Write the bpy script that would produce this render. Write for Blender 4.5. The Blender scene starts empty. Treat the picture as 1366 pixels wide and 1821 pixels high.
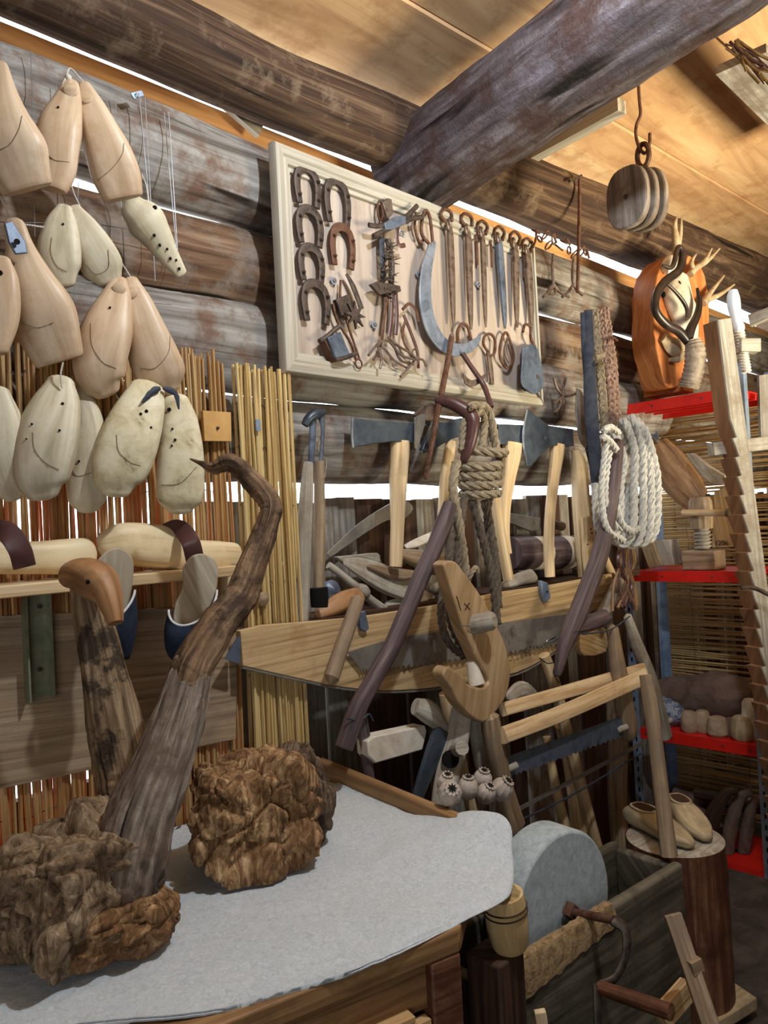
import bpy, bmesh, math, random
from mathutils import Vector, Matrix, noise
random.seed(7)
scene = bpy.context.scene
COL = scene.collection
# ------------------------------------------------------------------ camera
FPX = 1367.0
CAM = Vector((0, -1.85, 1.66))
_th, _p = math.radians(3.0), math.radians(1.13)
_R0 = Vector((math.sqrt(.5), -math.sqrt(.5), 0)); _Fh = Vector((math.sqrt(.5), math.sqrt(.5), 0)); _Z = Vector((0, 0, 1))
CF = _Fh*math.cos(_p) + _Z*math.sin(_p)
_U0 = _Z*math.cos(_p) - _Fh*math.sin(_p)
CR = _R0*math.cos(_th) - _U0*math.sin(_th)
CU = _U0*math.cos(_th) + _R0*math.sin(_th)
cd = bpy.data.cameras.new('camera'); cam = bpy.data.objects.new('camera', cd); COL.objects.link(cam)
cd.sensor_fit = 'VERTICAL'; cd.sensor_height = 36; cd.lens = FPX/1821*36; cd.clip_start = .02
cam.matrix_world = Matrix(((CR.x, CU.x, -CF.x, CAM.x), (CR.y, CU.y, -CF.y, CAM.y), (CR.z, CU.z, -CF.z, CAM.z), (0, 0, 0, 1)))
scene.camera = cam
# ------------------------------------------------------------------ light
scene.view_settings.view_transform = 'Standard'; scene.view_settings.look = 'None'
scene.view_settings.exposure = 0.08; scene.view_settings.gamma = 1; scene.view_settings.use_curve_mapping = False
w = bpy.data.worlds.new('sky'); scene.world = w; w.use_nodes = True
w.node_tree.nodes['Background'].inputs[0].default_value = (.93, .97, 1, 1)
w.node_tree.nodes['Background'].inputs[1].default_value = 4.5

def area(name, loc, target, sx, sy, power, col):
    l = bpy.data.lights.new(name, 'AREA'); l.shape = 'RECTANGLE'; l.size = sx; l.size_y = sy; l.energy = power; l.color = col
    o = bpy.data.objects.new(name, l); COL.objects.link(o); o.location = loc
    o.rotation_euler = (Vector(target)-Vector(loc)).to_track_quat('-Z', 'Y').to_euler(); return o

def bulb(name, loc, power, r, col):
    l = bpy.data.lights.new(name, 'POINT'); l.energy = power; l.shadow_soft_size = r; l.color = col
    o = bpy.data.objects.new(name, l); COL.objects.link(o); o.location = loc; return o
bulb('ceiling_bulb', (1.30, -1.40, 3.12), 96, .04, (.82, .92, 1))
area('far_ceiling_fill', (3.4, -3.7, 1.3), (3.4, -.8, 3.2), 1.3, 1.0, 75, (1, .88, .62)).data.spread = 1.3  # added unseen warm fill aimed at the right ceiling, no window built
area('room_fill', (-1.6, -3.2, 1.7), (1.2, 0, 1.4), 1.6, 1.4, 24, (.95, .97, 1))  # added unseen fill from behind the camera, no window built

# ------------------------------------------------------------------ pixel -> place
def ray(px, py): return CF + CR*((px-683)/FPX) - CU*((py-910.5)/FPX)
def AY(px, py, y=0.): d = ray(px, py); return CAM + d*((y-CAM.y)/d.y)
def AX(px, py, x): d = ray(px, py); return CAM + d*((x-CAM.x)/d.x)
def AZ(px, py, z): d = ray(px, py); return CAM + d*((z-CAM.z)/d.z)
def AD(px, py, s): return CAM + ray(px, py)*s
def dep(p): return (p-CAM).dot(CF)
def m_px(p, wpx): return wpx*dep(p)/FPX

# ------------------------------------------------------------------ materials
def lin(h):
    h = h.lstrip('#'); o = []
    for i in (0, 2, 4):
        c = int(h[i:i+2], 16)/255; o.append(c/12.92 if c <= .04045 else ((c+.055)/1.055)**2.4)
    return (*o, 1)

def mute(h, k):
    h = h.lstrip('#'); c = [int(h[i:i+2], 16) for i in (0, 2, 4)]; g = .35*c[0]+.5*c[1]+.15*c[2]
    return '%02x%02x%02x' % tuple(min(255, int(x+(g-x)*k)) for x in c)

class NT:
    def __init__(s, name):
        s.m = bpy.data.materials.new(name); s.m.use_nodes = True; s.t = s.m.node_tree
        s.b = s.t.nodes['Principled BSDF']; s.out = s.t.nodes['Material Output']
    def n(s, typ, **kw):
        x = s.t.nodes.new(typ)
        for k, v in kw.items(): setattr(x, k, v)
        return x
    def l(s, a, b): s.t.links.new(a, b)
    def ramp(s, fac, stops):
        r = s.n('ShaderNodeValToRGB'); e = r.color_ramp.elements
        while len(e) < len(stops): e.new(.5)
        for q, (pos, c) in zip(e, stops): q.position = pos; q.color = c
        s.l(fac, r.inputs[0]); return r.outputs[0]
    def noise(s, vec, scale, detail=4, rough=.6, dist=0):
        x = s.n('ShaderNodeTexNoise'); x.inputs['Scale'].default_value = scale; x.inputs['Detail'].default_value = detail
        x.inputs['Roughness'].default_value = rough; x.inputs['Distortion'].default_value = dist
        s.l(vec, x.inputs['Vector']); return x.outputs['Fac']
    def mix(s, a, b, fac, mode='MIX'):
        x = s.n('ShaderNodeMix', data_type='RGBA', blend_type=mode)
        for sock, v in ((x.inputs[0], fac), (x.inputs[6], a), (x.inputs[7], b)):
            if hasattr(v, 'is_linked'): s.l(v, sock)
            else: sock.default_value = v
        return x.outputs[2]
    def uvvec(s, su, sv):
        uv = s.n('ShaderNodeUVMap'); uv.uv_map = 'uv'
        sep = s.n('ShaderNodeSeparateXYZ'); s.l(uv.outputs[0], sep.inputs[0])
        oi = s.n('ShaderNodeObjectInfo'); c = s.n('ShaderNodeCombineXYZ')
        for i, k in ((0, su), (1, sv)):
            mm = s.n('ShaderNodeMath', operation='MULTIPLY'); mm.inputs[1].default_value = k; s.l(sep.outputs[i], mm.inputs[0]); s.l(mm.outputs[0], c.inputs[i])
        mm = s.n('ShaderNodeMath', operation='MULTIPLY'); mm.inputs[1].default_value = 37.; s.l(oi.outputs['Random'], mm.inputs[0]); s.l(mm.outputs[0], c.inputs[2])
        return c.outputs[0]
    def objvec(s): return s.n('ShaderNodeTexCoord').outputs['Object']
    def bump(s, h, strength, dist=.01):
        x = s.n('ShaderNodeBump'); x.inputs['Strength'].default_value = strength; x.inputs['Distance'].default_value = dist
        s.l(h, x.inputs['Height']); s.l(x.outputs[0], s.b.inputs['Normal'])

def wood(name, dark, mid, light, su=2.5, sv=55, rough=.7, bump=.35, blotch=None, crack=None, bl=(.45, .62), mu=.22, fine=0, crk=.33):
    t = NT(name); v = t.uvvec(su, sv); dark, mid, light = (mute(c, mu) for c in (dark, mid, light)); blotch = blotch and mute(blotch, mu)
    g = t.noise(v, 1, 5, .65, .6)
    c = t.ramp(g, [(.3, lin(dark)), (.5, lin(mid)), (.68, lin(light))])
    if blotch:
        bn = t.noise(t.objvec(), 7, 5, .7)
        c = t.mix(c, lin(blotch), t.ramp(bn, [(bl[0], (0, 0, 0, 1)), (bl[1], (.8, .8, .8, 1))]))
    if crack:
        k = t.noise(t.uvvec(su*.6, sv*.45), 1, 3, .5, .3)
        kk = t.ramp(k, [(crk-.03, (1, 1, 1, 1)), (crk+.03, (0, 0, 0, 1))])
        c = t.mix(c, lin(crack), kk)
    t.l(c, t.b.inputs['Base Color']); t.b.inputs['Roughness'].default_value = rough
    t.b.inputs['Specular IOR Level'].default_value = .3
    if fine:
        f = t.noise(t.objvec(), 55, 6, .75, .8); mm = t.n('ShaderNodeMath', operation='MULTIPLY_ADD'); mm.inputs[1].default_value = fine; t.l(f, mm.inputs[0]); t.l(g, mm.inputs[2]); g = mm.outputs[0]
    t.bump(g, bump, .004); return t.m

def patchy(name, cols, scale=9, rough=.8, bump=.4, metal=0, detail=8, dist=.5, spec=.3, bd=.004):
    t = NT(name); g = t.noise(t.objvec(), scale, detail, .68, dist)
    n = len(cols); c = t.ramp(g, [(.3+.4*i/max(1, n-1), lin(h)) for i, h in enumerate(cols)])
    t.l(c, t.b.inputs['Base Color']); t.b.inputs['Roughness'].default_value = rough; t.b.inputs['Metallic'].default_value = metal
    t.b.inputs['Specular IOR Level'].default_value = spec
    t.bump(g, bump, bd); return t.m

M = {}
M['log'] = wood('weathered log', '#4a4038', '#87807a', '#a5a19c', 1.6, 26, .85, .8, '#6b4024', '#1e130c', (.47, .64), fine=.6)
M['log_brown'] = wood('brown log', '#3a2416', '#6d4c33', '#94765a', 1.6, 26, .85, .7, '#84786c', '#170d08')
M['beam'] = wood('bark stripped beam', '#2c2224', '#5c4f55', '#7d757c', 2.6, 20, .7, 1.0, '#4a2c20', '#120a08', (.47, .62), fine=1.6, crk=.385)
M['purlin'] = wood('dark purlin log', '#26170f', '#4c3222', '#75593f', 1.5, 24, .85, .8, '#8a7258', '#140a06', (.54, .72), fine=.6)
M['ceiling'] = wood('ceiling boards', '#a07650', '#c09668', '#d0ae80', .9, 7, .8, .15, '#946436', None, (.5, .75), .1)
M['orange'] = wood('orange board', '#b87434', '#d69450', '#e2aa6c', 2, 30, .7, .2)
M['grey_plank'] = wood('grey weathered plank', '#5f564e', '#8c8479', '#a9a297', 2, 45, .85, .4, '#6f5d4c', None, fine=.4)
M['brown_plank'] = wood('dark brown plank', '#2c1a10', '#4a2e1c', '#5f4029', 2, 45, .85, .4)
M['pine'] = wood('pine board', '#b08a56', '#d2ad77', '#e0c394', 2.2, 60, .6, .25)
M['frame'] = wood('pale frame moulding', '#968a76', '#aea492', '#bcb3a4', 1.5, 55, .55, .15)
M['panel'] = wood('greyed plywood panel', '#8e7a6a', '#ad9a8b', '#bcab9c', .8, 14, .6, .1, '#8c8580', None, (.55, .8))
M['last'] = wood('pale last wood', '#bb9670', '#d2b08a', '#dec4a2', 3, 30, .42, .06, '#be946a', None)
M['last_grey'] = wood('aged last wood', '#a99b78', '#d2c6a3', '#e2d9bd', 3, 30, .5, .08, '#bda98a', None)
M['last_worm'] = patchy('worm eaten last wood', ['#3c2f20', '#c2b591', '#d6caa8', '#e2d9bd', '#cdbf9b'], 16, .55, .15)
M['clog'] = wood('clog wood', '#c09a62', '#dcbe88', '#ead4a6', 3, 30, .45, .1, '#e6cf9c', None)
M['clog_old'] = wood('old clog wood', '#8c7550', '#b59c70', '#cbb58c', 3, 30, .6, .15, '#8e7d60', None)
M['sheath'] = wood('saw sheath pine', '#8a6840', '#c8a068', '#dcbc84', 1.4, 70, .6, .35, '#a57038', None, (.55, .8), fine=.4)
M['wallpanel'] = wood('grained wall board', '#6e5238', '#a08260', '#b99d7a', 1.2, 60, .65, .3, '#86725a', None, (.5, .75), fine=.4)
M['handle'] = wood('light handle wood', '#b98d55', '#ddb883', '#ecd2a4', 2.5, 60, .5, .15, '#b89060', None, (.55, .75))
M['handle_old'] = wood('old handle wood', '#6d5238', '#9a7c5a', '#b89e7c', 2.5, 55, .6, .25, '#85705a', None, fine=.4)
M['pulleywood'] = wood('old dark pulley wood', '#4e4238', '#7c6c5e', '#9a8c80', 2.5, 40, .6, .3, '#5e4a38', None)
M['handle_grey'] = wood('greyed handle wood', '#7d7464', '#a89e8c', '#c2baa9', 2.5, 55, .7, .3, '#8a7660', None, fine=.4)
M['darkstick'] = wood('dark stick', '#37282a', '#574447', '#74605f', 3, 50, .55, .3, '#7c675c', None, (.58, .75), fine=.4)
M['darkwood'] = wood('dark aged wood', '#22150e', '#43291a', '#5d3d28', 2.5, 50, .7, .3)
M['redpost'] = wood('reddish worn post', '#3a1b0e', '#6a3820', '#9a6a45', 1.5, 25, .55, .4, '#4a2615', None, fine=.4)
M['bench'] = wood('bench timber', '#5a3a1e', '#93683a', '#b3854e', 1.8, 50, .55, .3, '#6e4926', None, (.52, .72))
M['drawer'] = wood('drawer pine', '#a07038', '#c8985a', '#d6ad72', 1.8, 45, .5, .2)
M['trough'] = wood('trough timber', '#2e2a24', '#57503f', '#7a705c', 1.6, 30, .75, .5, '#3e372d', '#241b12', (.48, .68), fine=.4)
M['chipped'] = patchy('chipped raw wood', ['#5a4630', '#8f7652', '#b09670', '#7c6444'], 45, .9, 1.0, bd=.008)
M['hookwood'] = wood('polished hook wood', '#8f6c40', '#b0895a', '#c6a274', 2.5, 24, .42, .15, '#9c7040', None, (.55, .75))
M['drift'] = wood('driftwood', '#2e2119', '#7d6a58', '#ab9a86', 6, 60, .75, 1.0, '#6a5040', '#120a06', (.46, .58), fine=.8)
M['drift_brown'] = wood('brown driftwood', '#24140a', '#84603f', '#b08c64', 6, 60, .7, 1.0, '#352012', '#0c0604', (.48, .58), fine=.8)
M['drift_smooth'] = wood('smooth driftwood', '#5c3c22', '#946a42', '#b58f62', 3, 40, .6, .4, '#7c5834', None)
M['duckhead'] = wood('brown carved duck head', '#7d4c26', '#a8713e', '#bd8a58', 3, 35, .5, .25, '#6b4628', None, (.5, .7))
M['iron'] = patchy('dark iron', ['#2a2422', '#463c38', '#5d5049', '#3a302c'], 40, .55, .3, .55, spec=.5)
M['rust'] = patchy('rusty iron', ['#37231a', '#5c3c2c', '#6e5244', '#4a3026'], 40, .7, .4, .35)
M['hanger'] = patchy('worn iron', ['#43362f', '#6b5a50', '#82736a', '#5a473c'], 30, .5, .3, .6, spec=.5)
M['bluesteel'] = patchy('blue grey steel', ['#3a414c', '#566071', '#6a7688', '#4b5361'], 14, .42, .15, .35, spec=.5)
M['sickle'] = patchy('bright blade steel', ['#667080', '#8d98ab', '#a8b3c4'], 22, .38, .2, .5, spec=.5)
M['axe'] = patchy('axe head steel', ['#353c46', '#4c5662', '#616c79'], 12, .4, .12, .45, spec=.5)
M['edge'] = patchy('ground steel edge', ['#8d97a2', '#b6bfc8', '#cfd6dc'], 20, .3, .05, .8, spec=.5)
M['blade'] = patchy('saw blade steel', ['#55504b', '#7a756e', '#8e8880', '#625a52'], 9, .45, .12, .3, spec=.5)
M['red'] = patchy('red enamel', ['#b81a14', '#d4241c', '#c41f18'], 6, .35, .03, spec=.5)
M['galv'] = patchy('galvanised steel', ['#6d7c92', '#8fa2bc', '#a3b5cc'], 12, .35, .05, .35, spec=.5)
M['brass'] = patchy('greenish painted steel', ['#6a6e58', '#8a8e76', '#a0a48c'], 16, .35, .08, .35, spec=.5)
M['leather'] = patchy('brown leather', ['#3a2422', '#543634', '#67443f'], 14, .38, .15, spec=.5)
M['navy'] = patchy('navy cloth', ['#121a28', '#1c2738', '#243248'], 60, .85, .3)
M['whitepipe'] = patchy('white piping', ['#c2c4c6', '#d8dadc'], 30, .7, .1)
M['insole'] = wood('slipper sole wood', '#8d7d66', '#aa9a80', '#bcae95', 3, 50, .6, .1)
M['felt'] = patchy('pale grey felt', ['#a9b0b4', '#bcc3c8', '#ccd2d6'], 85, .95, .5, detail=6, dist=1.5, bd=.003)
M['stone'] = patchy('grindstone', ['#8f9ca2', '#aab6bb', '#bdc8cc'], 45, .9, .35, bd=.004)
M['rope'] = patchy('grey hemp rope', ['#6f6353', '#94866f', '#aa9c86'], 70, .9, .5)
M['rope_dark'] = patchy('dark rope', ['#3d352e', '#5c5147', '#71665a'], 70, .9, .5)
M['rope_pale'] = patchy('pale cotton rope', ['#9a9a98', '#bcbab5', '#d2d0ca'], 60, .9, .5)
M['rope_brown'] = patchy('brown braid', ['#5a443a', '#8a6e60', '#b09888'], 80, .85, .5)
M['string'] = patchy('white string', ['#b9b2a4', '#d8d3c8'], 60, .9, .2)
M['toothshade'] = wood('brown shaded timber side', '#5c3c24', '#80583a', '#966c48', 3, 40, .7, .3, mu=.05)  # shade of the toothed beam's left side, kept as a browner colour
M['drift_dark'] = wood('dark streaked driftwood', '#2a1c12', '#8a6a48', '#b4966e', 5, 60, .75, 1.0, '#17100b', '#0c0705', (.49, .55), fine=.8)
M['wire'] = patchy('thin wire', ['#77797c', '#9a9c9e'], 30, .4, .05, .7, spec=.5)
M['strap'] = patchy('dark strap', ['#232733', '#363b48', '#454a56'], 25, .6, .3)
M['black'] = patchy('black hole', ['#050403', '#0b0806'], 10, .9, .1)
M['pencil'] = patchy('pencil line', ['#6a563e', '#7c684c'], 60, .9, .05)
M['plaque'] = wood('orange stained slab', '#a24f1c', '#c8702f', '#dc8e4a', 3, 26, .45, .5, '#b05a22', None)
M['bone'] = patchy('bone', ['#a89880', '#cfc4b2', '#e0d8ca', '#b8a284'], 9, .6, .2)
M['antler'] = patchy('antler', ['#7a6650', '#a89478', '#c2b298'], 20, .6, .4)
M['horn'] = patchy('black horn', ['#171210', '#2c221e', '#3c302a'], 15, .35, .2, spec=.5)
M['ringhorn'] = patchy('ribbed horn', ['#6e6052', '#948678', '#aca092'], 25, .65, .5)
M['poppy'] = patchy('dried poppy pod', ['#8d8076', '#b0a398', '#c4b8ae'], 30, .8, .3)
M['cup'] = wood('turned cup wood', '#b58f52', '#d0ac6c', '#dfc28a', 3, 40, .4, .08)
M['earth'] = patchy('dusty floor', ['#2c2824', '#45403a', '#58524a'], 8, .95, .6)
M['dim'] = patchy('dusty cloth', ['#4c3c34', '#6e5a50', '#7d6a5e'], 9, .95, .3)
M['bluecloth'] = patchy('blue white cloth', ['#252b3a', '#56627a', '#a9b4c2', '#2c3444'], 30, .8, .3, dist=2)
M['pot'] = patchy('pale carved wood', ['#8a7762', '#a8947c', '#bba890'], 14, .7, .3)
M['plywood'] = patchy('plywood square', ['#b58a50', '#c89c60', '#d4ab70'], 10, .6, .1)
M['backwall'] = wood('old boards', '#3a2c20', '#5a4632', '#6e5840', 1.5, 30, .9, .4)
M['straw'] = patchy('dry straw', ['#5c452a', '#8b6e45', '#a88a5c'], 30, .9, .4)
M['bluewhite'] = patchy('white enamel', ['#d0d6da', '#e4e8ea'], 10, .4, .02)

def burlmat(name, tan, brown, dark, pale):
    t = NT(name); oc = t.objvec(); mp = t.n('ShaderNodeMapping'); mp.inputs['Rotation'].default_value = (.7, .5, .3); mp.inputs['Scale'].default_value = (34, 34, 9); t.l(oc, mp.inputs[0])
    st = t.noise(mp.outputs[0], 1, 8, .7, 1.6); big = t.noise(oc, 7.5, 6, .65, 1.0); fn = t.noise(oc, 60, 5, .7)
    a = t.ramp(st, [(.32, lin(dark)), (.45, lin(brown)), (.56, lin(tan)), (.7, lin(pale))])
    b = t.ramp(st, [(.3, lin(dark)), (.5, lin(brown)), (.75, lin(tan))])
    c = t.mix(a, b, t.ramp(big, [(.44, (0, 0, 0, 1)), (.56, (1, 1, 1, 1))]))
    t.l(c, t.b.inputs['Base Color']); t.b.inputs['Roughness'].default_value = .72; t.b.inputs['Specular IOR Level'].default_value = .3
    mm = t.n('ShaderNodeMath', operation='MULTIPLY_ADD'); mm.inputs[1].default_value = .6; t.l(fn, mm.inputs[0]); t.l(st, mm.inputs[2])
    t.bump(mm.outputs[0], 1.0, .007); return t.m
M['burl'] = burlmat('burl wood', '#b8946a', '#7e5a38', '#2c1a0e', '#dcc096')
M['burl_grey'] = burlmat('weathered burl wood', '#a48c70', '#7a6248', '#2e2014', '#c8b294')
M['burl_dark'] = burlmat('dark burl wood', '#86705c', '#524030', '#1c140e', '#a08c76')
def reedmat(name, tl):
    t = NT(name); oi = t.uvvec(.01, 1.0)
    g = t.noise(oi, 90, 2, .5); v2 = t.noise(t.uvvec(6, 40), 1, 3, .6)
    c = t.ramp(g, [(.25, lin('#94703c')), (.45, lin('#c4a468')), (.6, lin('#dcc48c')), (.75, lin('#ac8850'))])
    c = t.mix(c, lin('#7d5428'), t.ramp(v2, [(.55, (0, 0, 0, 1)), (.7, (.6, .6, .6, 1))]))
    t.l(c, t.b.inputs['Base Color']); t.b.inputs['Roughness'].default_value = .5
    tr = t.n('ShaderNodeBsdfTranslucent'); tr.inputs[0].default_value = lin('#e06428')
    mx = t.n('ShaderNodeMixShader'); mx.inputs[0].default_value = tl
    t.l(t.b.outputs[0], mx.inputs[1]); t.l(tr.outputs[0], mx.inputs[2]); t.l(mx.outputs[0], t.out.inputs[0])
    return t.m
M['reed'] = reedmat('reed', .36); M['reed_dense'] = reedmat('dense reed', .06); M['reed_back'] = reedmat('back reed', .2)
# ------------------------------------------------------------------ mesh helpers
def cr(pts, sub):
    """Catmull-Rom resampling of a list of equal-length tuples/Vectors."""
    if sub <= 1 or len(pts) < 3: 
        if len(pts) == 2 and sub > 1:
            return [tuple(a+(b-a)*k/sub for a, b in zip(pts[0], pts[1])) for k in range(sub+1)]
        return [tuple(p) for p in pts]
    P = [tuple(p) for p in pts]; P = [tuple(2*a-b for a, b in zip(P[0], P[1]))]+P+[tuple(2*a-b for a, b in zip(P[-1], P[-2]))]
    out = []
    for i in range(1, len(P)-2):
        p0, p1, p2, p3 = P[i-1:i+3]
        for k in range(sub):
            t = k/sub
            out.append(tuple(.5*((2*b)+(-a+c)*t+(2*a-5*b+4*c-d)*t*t+(-a+3*b-3*c+d)*t**3) for a, b, c, d in zip(p0, p1, p2, p3)))
    out.append(P[-2]); return out

class MB:
    def __init__(s): s.v = []; s.f = []; s.uv = []
    def face(s, ids, uvs): s.f.append(ids); s.uv.append(uvs)
    def tube(s, pts, rad, seg=12, n=None, dr=1.0, ex=2.0, cap=True, v0=0., wob=0., ws=8., round_ends=0):
        """Sweep. n: fixed facing direction for elliptic sections (dr = depth/width ratio or list); ex: superellipse exponent."""
        pts = [Vector(p) for p in pts]
        if not hasattr(rad, '__len__'): rad = [rad]*len(pts)
        rad = list(rad); drl = list(dr) if hasattr(dr, '__len__') else [dr]*len(pts)
        if round_ends:
            for end in (0, -1):
                q, r = pts[end], rad[end]; nb = pts[1] if end == 0 else pts[-2]
                t = (q-nb).normalized(); d = drl[end]
                for k in range(1, round_ends+1):
                    a = math.pi/2*k/round_ends*.97
                    np_, nr = q+t*r*min(1, d)*math.sin(a), max(r*math.cos(a), 1e-4)
                    if end == 0: pts.insert(0, np_); rad.insert(0, nr); drl.insert(0, d)
                    else: pts.append(np_); rad.append(nr); drl.append(d)
        N = len(pts); b0 = len(s.v); L = 0; side = None; rows = []
        for i, p in enumerate(pts):
            t = (pts[min(i+1, N-1)]-pts[max(i-1, 0)])
            if t.length < 1e-9: t = Vector((0, 0, 1))
            t.normalize()
            if n is not None:
                nn = n[i] if isinstance(n, list) else n
                a = t.cross(nn)
                a = a.normalized() if a.length > 1e-5 else (side or Vector((1, 0, 0)))
            else:
                if side is None:
                    h = Vector((0, 1, 0)) if abs(t.y) < .8 else Vector((0, 0, 1)); a = t.cross(h).normalized()
                else: a = (side-t*side.dot(t)); a = a.normalized() if a.length > 1e-6 else side
            side = a; b = t.cross(a).normalized()
            if i: L += (p-pts[i-1]).length
            for k in range(seg):
                an = 2*math.pi*k/seg; c, q = math.cos(an), math.sin(an)
                if ex != 2: c = math.copysign(abs(c)**(2/ex), c); q = math.copysign(abs(q)**(2/ex), q)
                o = a*(c*rad[i])+b*(q*rad[i]*drl[i]); P = p+o
                if wob and o.length > 1e-6:
                    P = P+o.normalized()*rad[i]*wob*(noise.noise(Vector((c*1.3, q*1.3, L*ws+v0)))*.7+noise.noise(Vector((c*3.1+5, q*3.1, L*ws*2.3+v0)))*.35)
                s.v.append(P)
            rows.append(L)
        rr = max(rad)
        for i in range(N-1):
            for k in range(seg):
                k2 = (k+1) % seg
                u0, u1 = rows[i]+v0, rows[i+1]+v0; w0, w1 = k/seg*6.28*rr, (k+1)/seg*6.28*rr
                s.face([b0+i*seg+k, b0+i*seg+k2, b0+(i+1)*seg+k2, b0+(i+1)*seg+k], [(u0, w0), (u0, w1), (u1, w1), (u1, w0)])
        if cap:
            for i, rev in ((0, True), (N-1, False)):
                ids = [b0+i*seg+k for k in range(seg)]
                uvs = [(rows[i]+.02*math.cos(6.28*k/seg), rr*math.sin(6.28*k/seg)) for k in range(seg)]
                if rev: ids = ids[::-1]; uvs = uvs[::-1]
                s.face(ids, uvs)
        return s
    def slab(s, poly, th, axis=None):
        """Extrude planar polygon (Vectors) by vector th; UV along its longest direction or axis."""
        poly = [Vector(p) for p in poly]; th = Vector(th); n = len(poly); b = len(s.v)
        if axis is None:
            if n <= 8: axis = max((poly[i]-poly[i-1] for i in range(n)), key=lambda d: d.length)
            else:
                best = max(((p-q).length, i, j) for i, p in enumerate(poly) for j, q in enumerate(poly) if i < j) if n < 60 else (0, 0, n//2)
                axis = poly[best[1]]-poly[best[2]]
        e = Vector(axis).normalized(); g = e.cross(Vector((0.05, 1, .1)) if abs(e.y) < .8 else Vector((1, 0, 0))).normalized(); tt = e.cross(g)
        U = lambda p: (p.dot(e), p.dot(g)+.9*p.dot(tt))
        s.v += poly; s.v += [p+th for p in poly]
        nrm = Vector((0, 0, 0))
        for i in range(n): nrm += poly[i].cross(poly[(i+1) % n])
        fl = nrm.dot(th) > 0
        F1 = list(range(b, b+n)); F2 = list(range(b+n, b+2*n))
        for ids, rev in ((F1, fl), (F2, not fl)):
            q = ids[::-1] if rev else ids; s.face(q, [U(s.v[i]) for i in q])
        for i in range(n):
            j = (i+1) % n; q = [b+i, b+n+i, b+n+j, b+j]
            if fl: q = [b+i, b+j, b+n+j, b+n+i]
            s.face(q, [U(s.v[k]) for k in q])
        return s
    def box(s, c, size, e1=(1, 0, 0), e2=(0, 1, 0)):
        c = Vector(c); e1 = Vector(e1).normalized(); e2 = Vector(e2); e2 = (e2-e1*e2.dot(e1)).normalized(); e3 = e1.cross(e2)
        a, b_, d = [x/2 for x in size]; E = [e1, e2, e3]
        ax = E[max(range(3), key=lambda i: size[i])]
        return s.slab([c-e1*a-e2*b_-e3*d, c+e1*a-e2*b_-e3*d, c+e1*a+e2*b_-e3*d, c-e1*a+e2*b_-e3*d], e3*size[2], ax)
    def beam(s, p, q, w, d, up=(0, 1, 0)):
        """Box from p to q, width w across, depth d along up."""
        p, q = Vector(p), Vector(q); return s.box((p+q)/2, ((q-p).length, d, w), q-p, up)
    def lathe(s, prof, o, axis=(0, 0, 1), seg=24, cap=True):
        o = Vector(o); ax = Vector(axis).normalized()
        return s.tube([o+ax*h for r, h in prof], [max(r, 1e-4) for r, h in prof], seg, cap=cap)
    def ball(s, c, r, sub=3, sq=(1, 1, 1), fn=None):
        bm = bmesh.new(); bmesh.ops.create_icosphere(bm, subdivisions=sub, radius=1); b = len(s.v); c = Vector(c)
        for v in bm.verts:
            d = v.co.normalized(); k = fn(d) if fn else 1.; s.v.append(c+Vector((d.x*sq[0], d.y*sq[1], d.z*sq[2]))*(r*k))
        for f in bm.faces: s.face([b+v.index for v in f.verts], [(v.co.z*r, v.co.x*r) for v in f.verts])
        bm.free(); return s
    def ring(s, c, e1, e2, r1, r2, r, seg=20, tseg=8, a0=0, a1=6.2832):
        c = Vector(c); e1 = Vector(e1).normalized(); e2 = Vector(e2).normalized()
        pts = [c+e1*(r1*math.cos(a0+(a1-a0)*k/seg))+e2*(r2*math.sin(a0+(a1-a0)*k/seg)) for k in range(seg+1)]
        return s.tube(pts, r, tseg)
    def strands(s, pts, r, n=3, pitch=5.5, seg=6, step=.9):
        """Twisted rope along pts."""
        pts = [Vector(p) for p in pts]; res = [pts[0]]
        for a, b in zip(pts, pts[1:]):
            k = max(1, int((b-a).length/(r*step)))
            for i in range(1, k+1): res.append(a+(b-a)*i/k)
        side = None; fr = []; L = 0
        for i, p in enumerate(res):
            t = (res[min(i+1, len(res)-1)]-res[max(i-1, 0)]); t = t.normalized() if t.length > 1e-9 else Vector((0, 0, 1))
            if side is None: side = t.cross(Vector((0.3, 1, 0.2))).normalized()
            side = side-t*side.dot(t); side.normalize(); fr.append((p, side.copy(), t.cross(side), L))
            if i < len(res)-1: L += (res[i+1]-p).length
        for j in range(n):
            q = []
            for p, a, b, l in fr:
                an = l/(r*pitch)*6.2832+j*6.2832/n; q.append(p+a*(r*.5*math.cos(an))+b*(r*.5*math.sin(an)))
            s.tube(q, r*.56, seg)
        return s
    def braid(s, pts, r, seg=5):
        """Flat three-strand braid along pts."""
        pts = [Vector(p) for p in pts]; res = [pts[0]]
        for a, b in zip(pts, pts[1:]):
            k = max(1, int((b-a).length/(r*.7)))
            for i in range(1, k+1): res.append(a+(b-a)*i/k)
        for j in range(3):
            q = []; L = 0
            for i, p in enumerate(res):
                t = (res[min(i+1, len(res)-1)]-res[max(i-1, 0)]).normalized()
                n = -CF; a = t.cross(n).normalized(); b = a.cross(t)
                ph = L/(r*3.2)*6.2832/1.5+j*2.0944
                q.append(p+a*(r*.62*math.sin(ph))+b*(r*.34*math.sin(2*ph))); 
                if i < len(res)-1: L += (res[i+1]-p).length
            s.tube(q, r*.5, seg)
        return s
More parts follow.
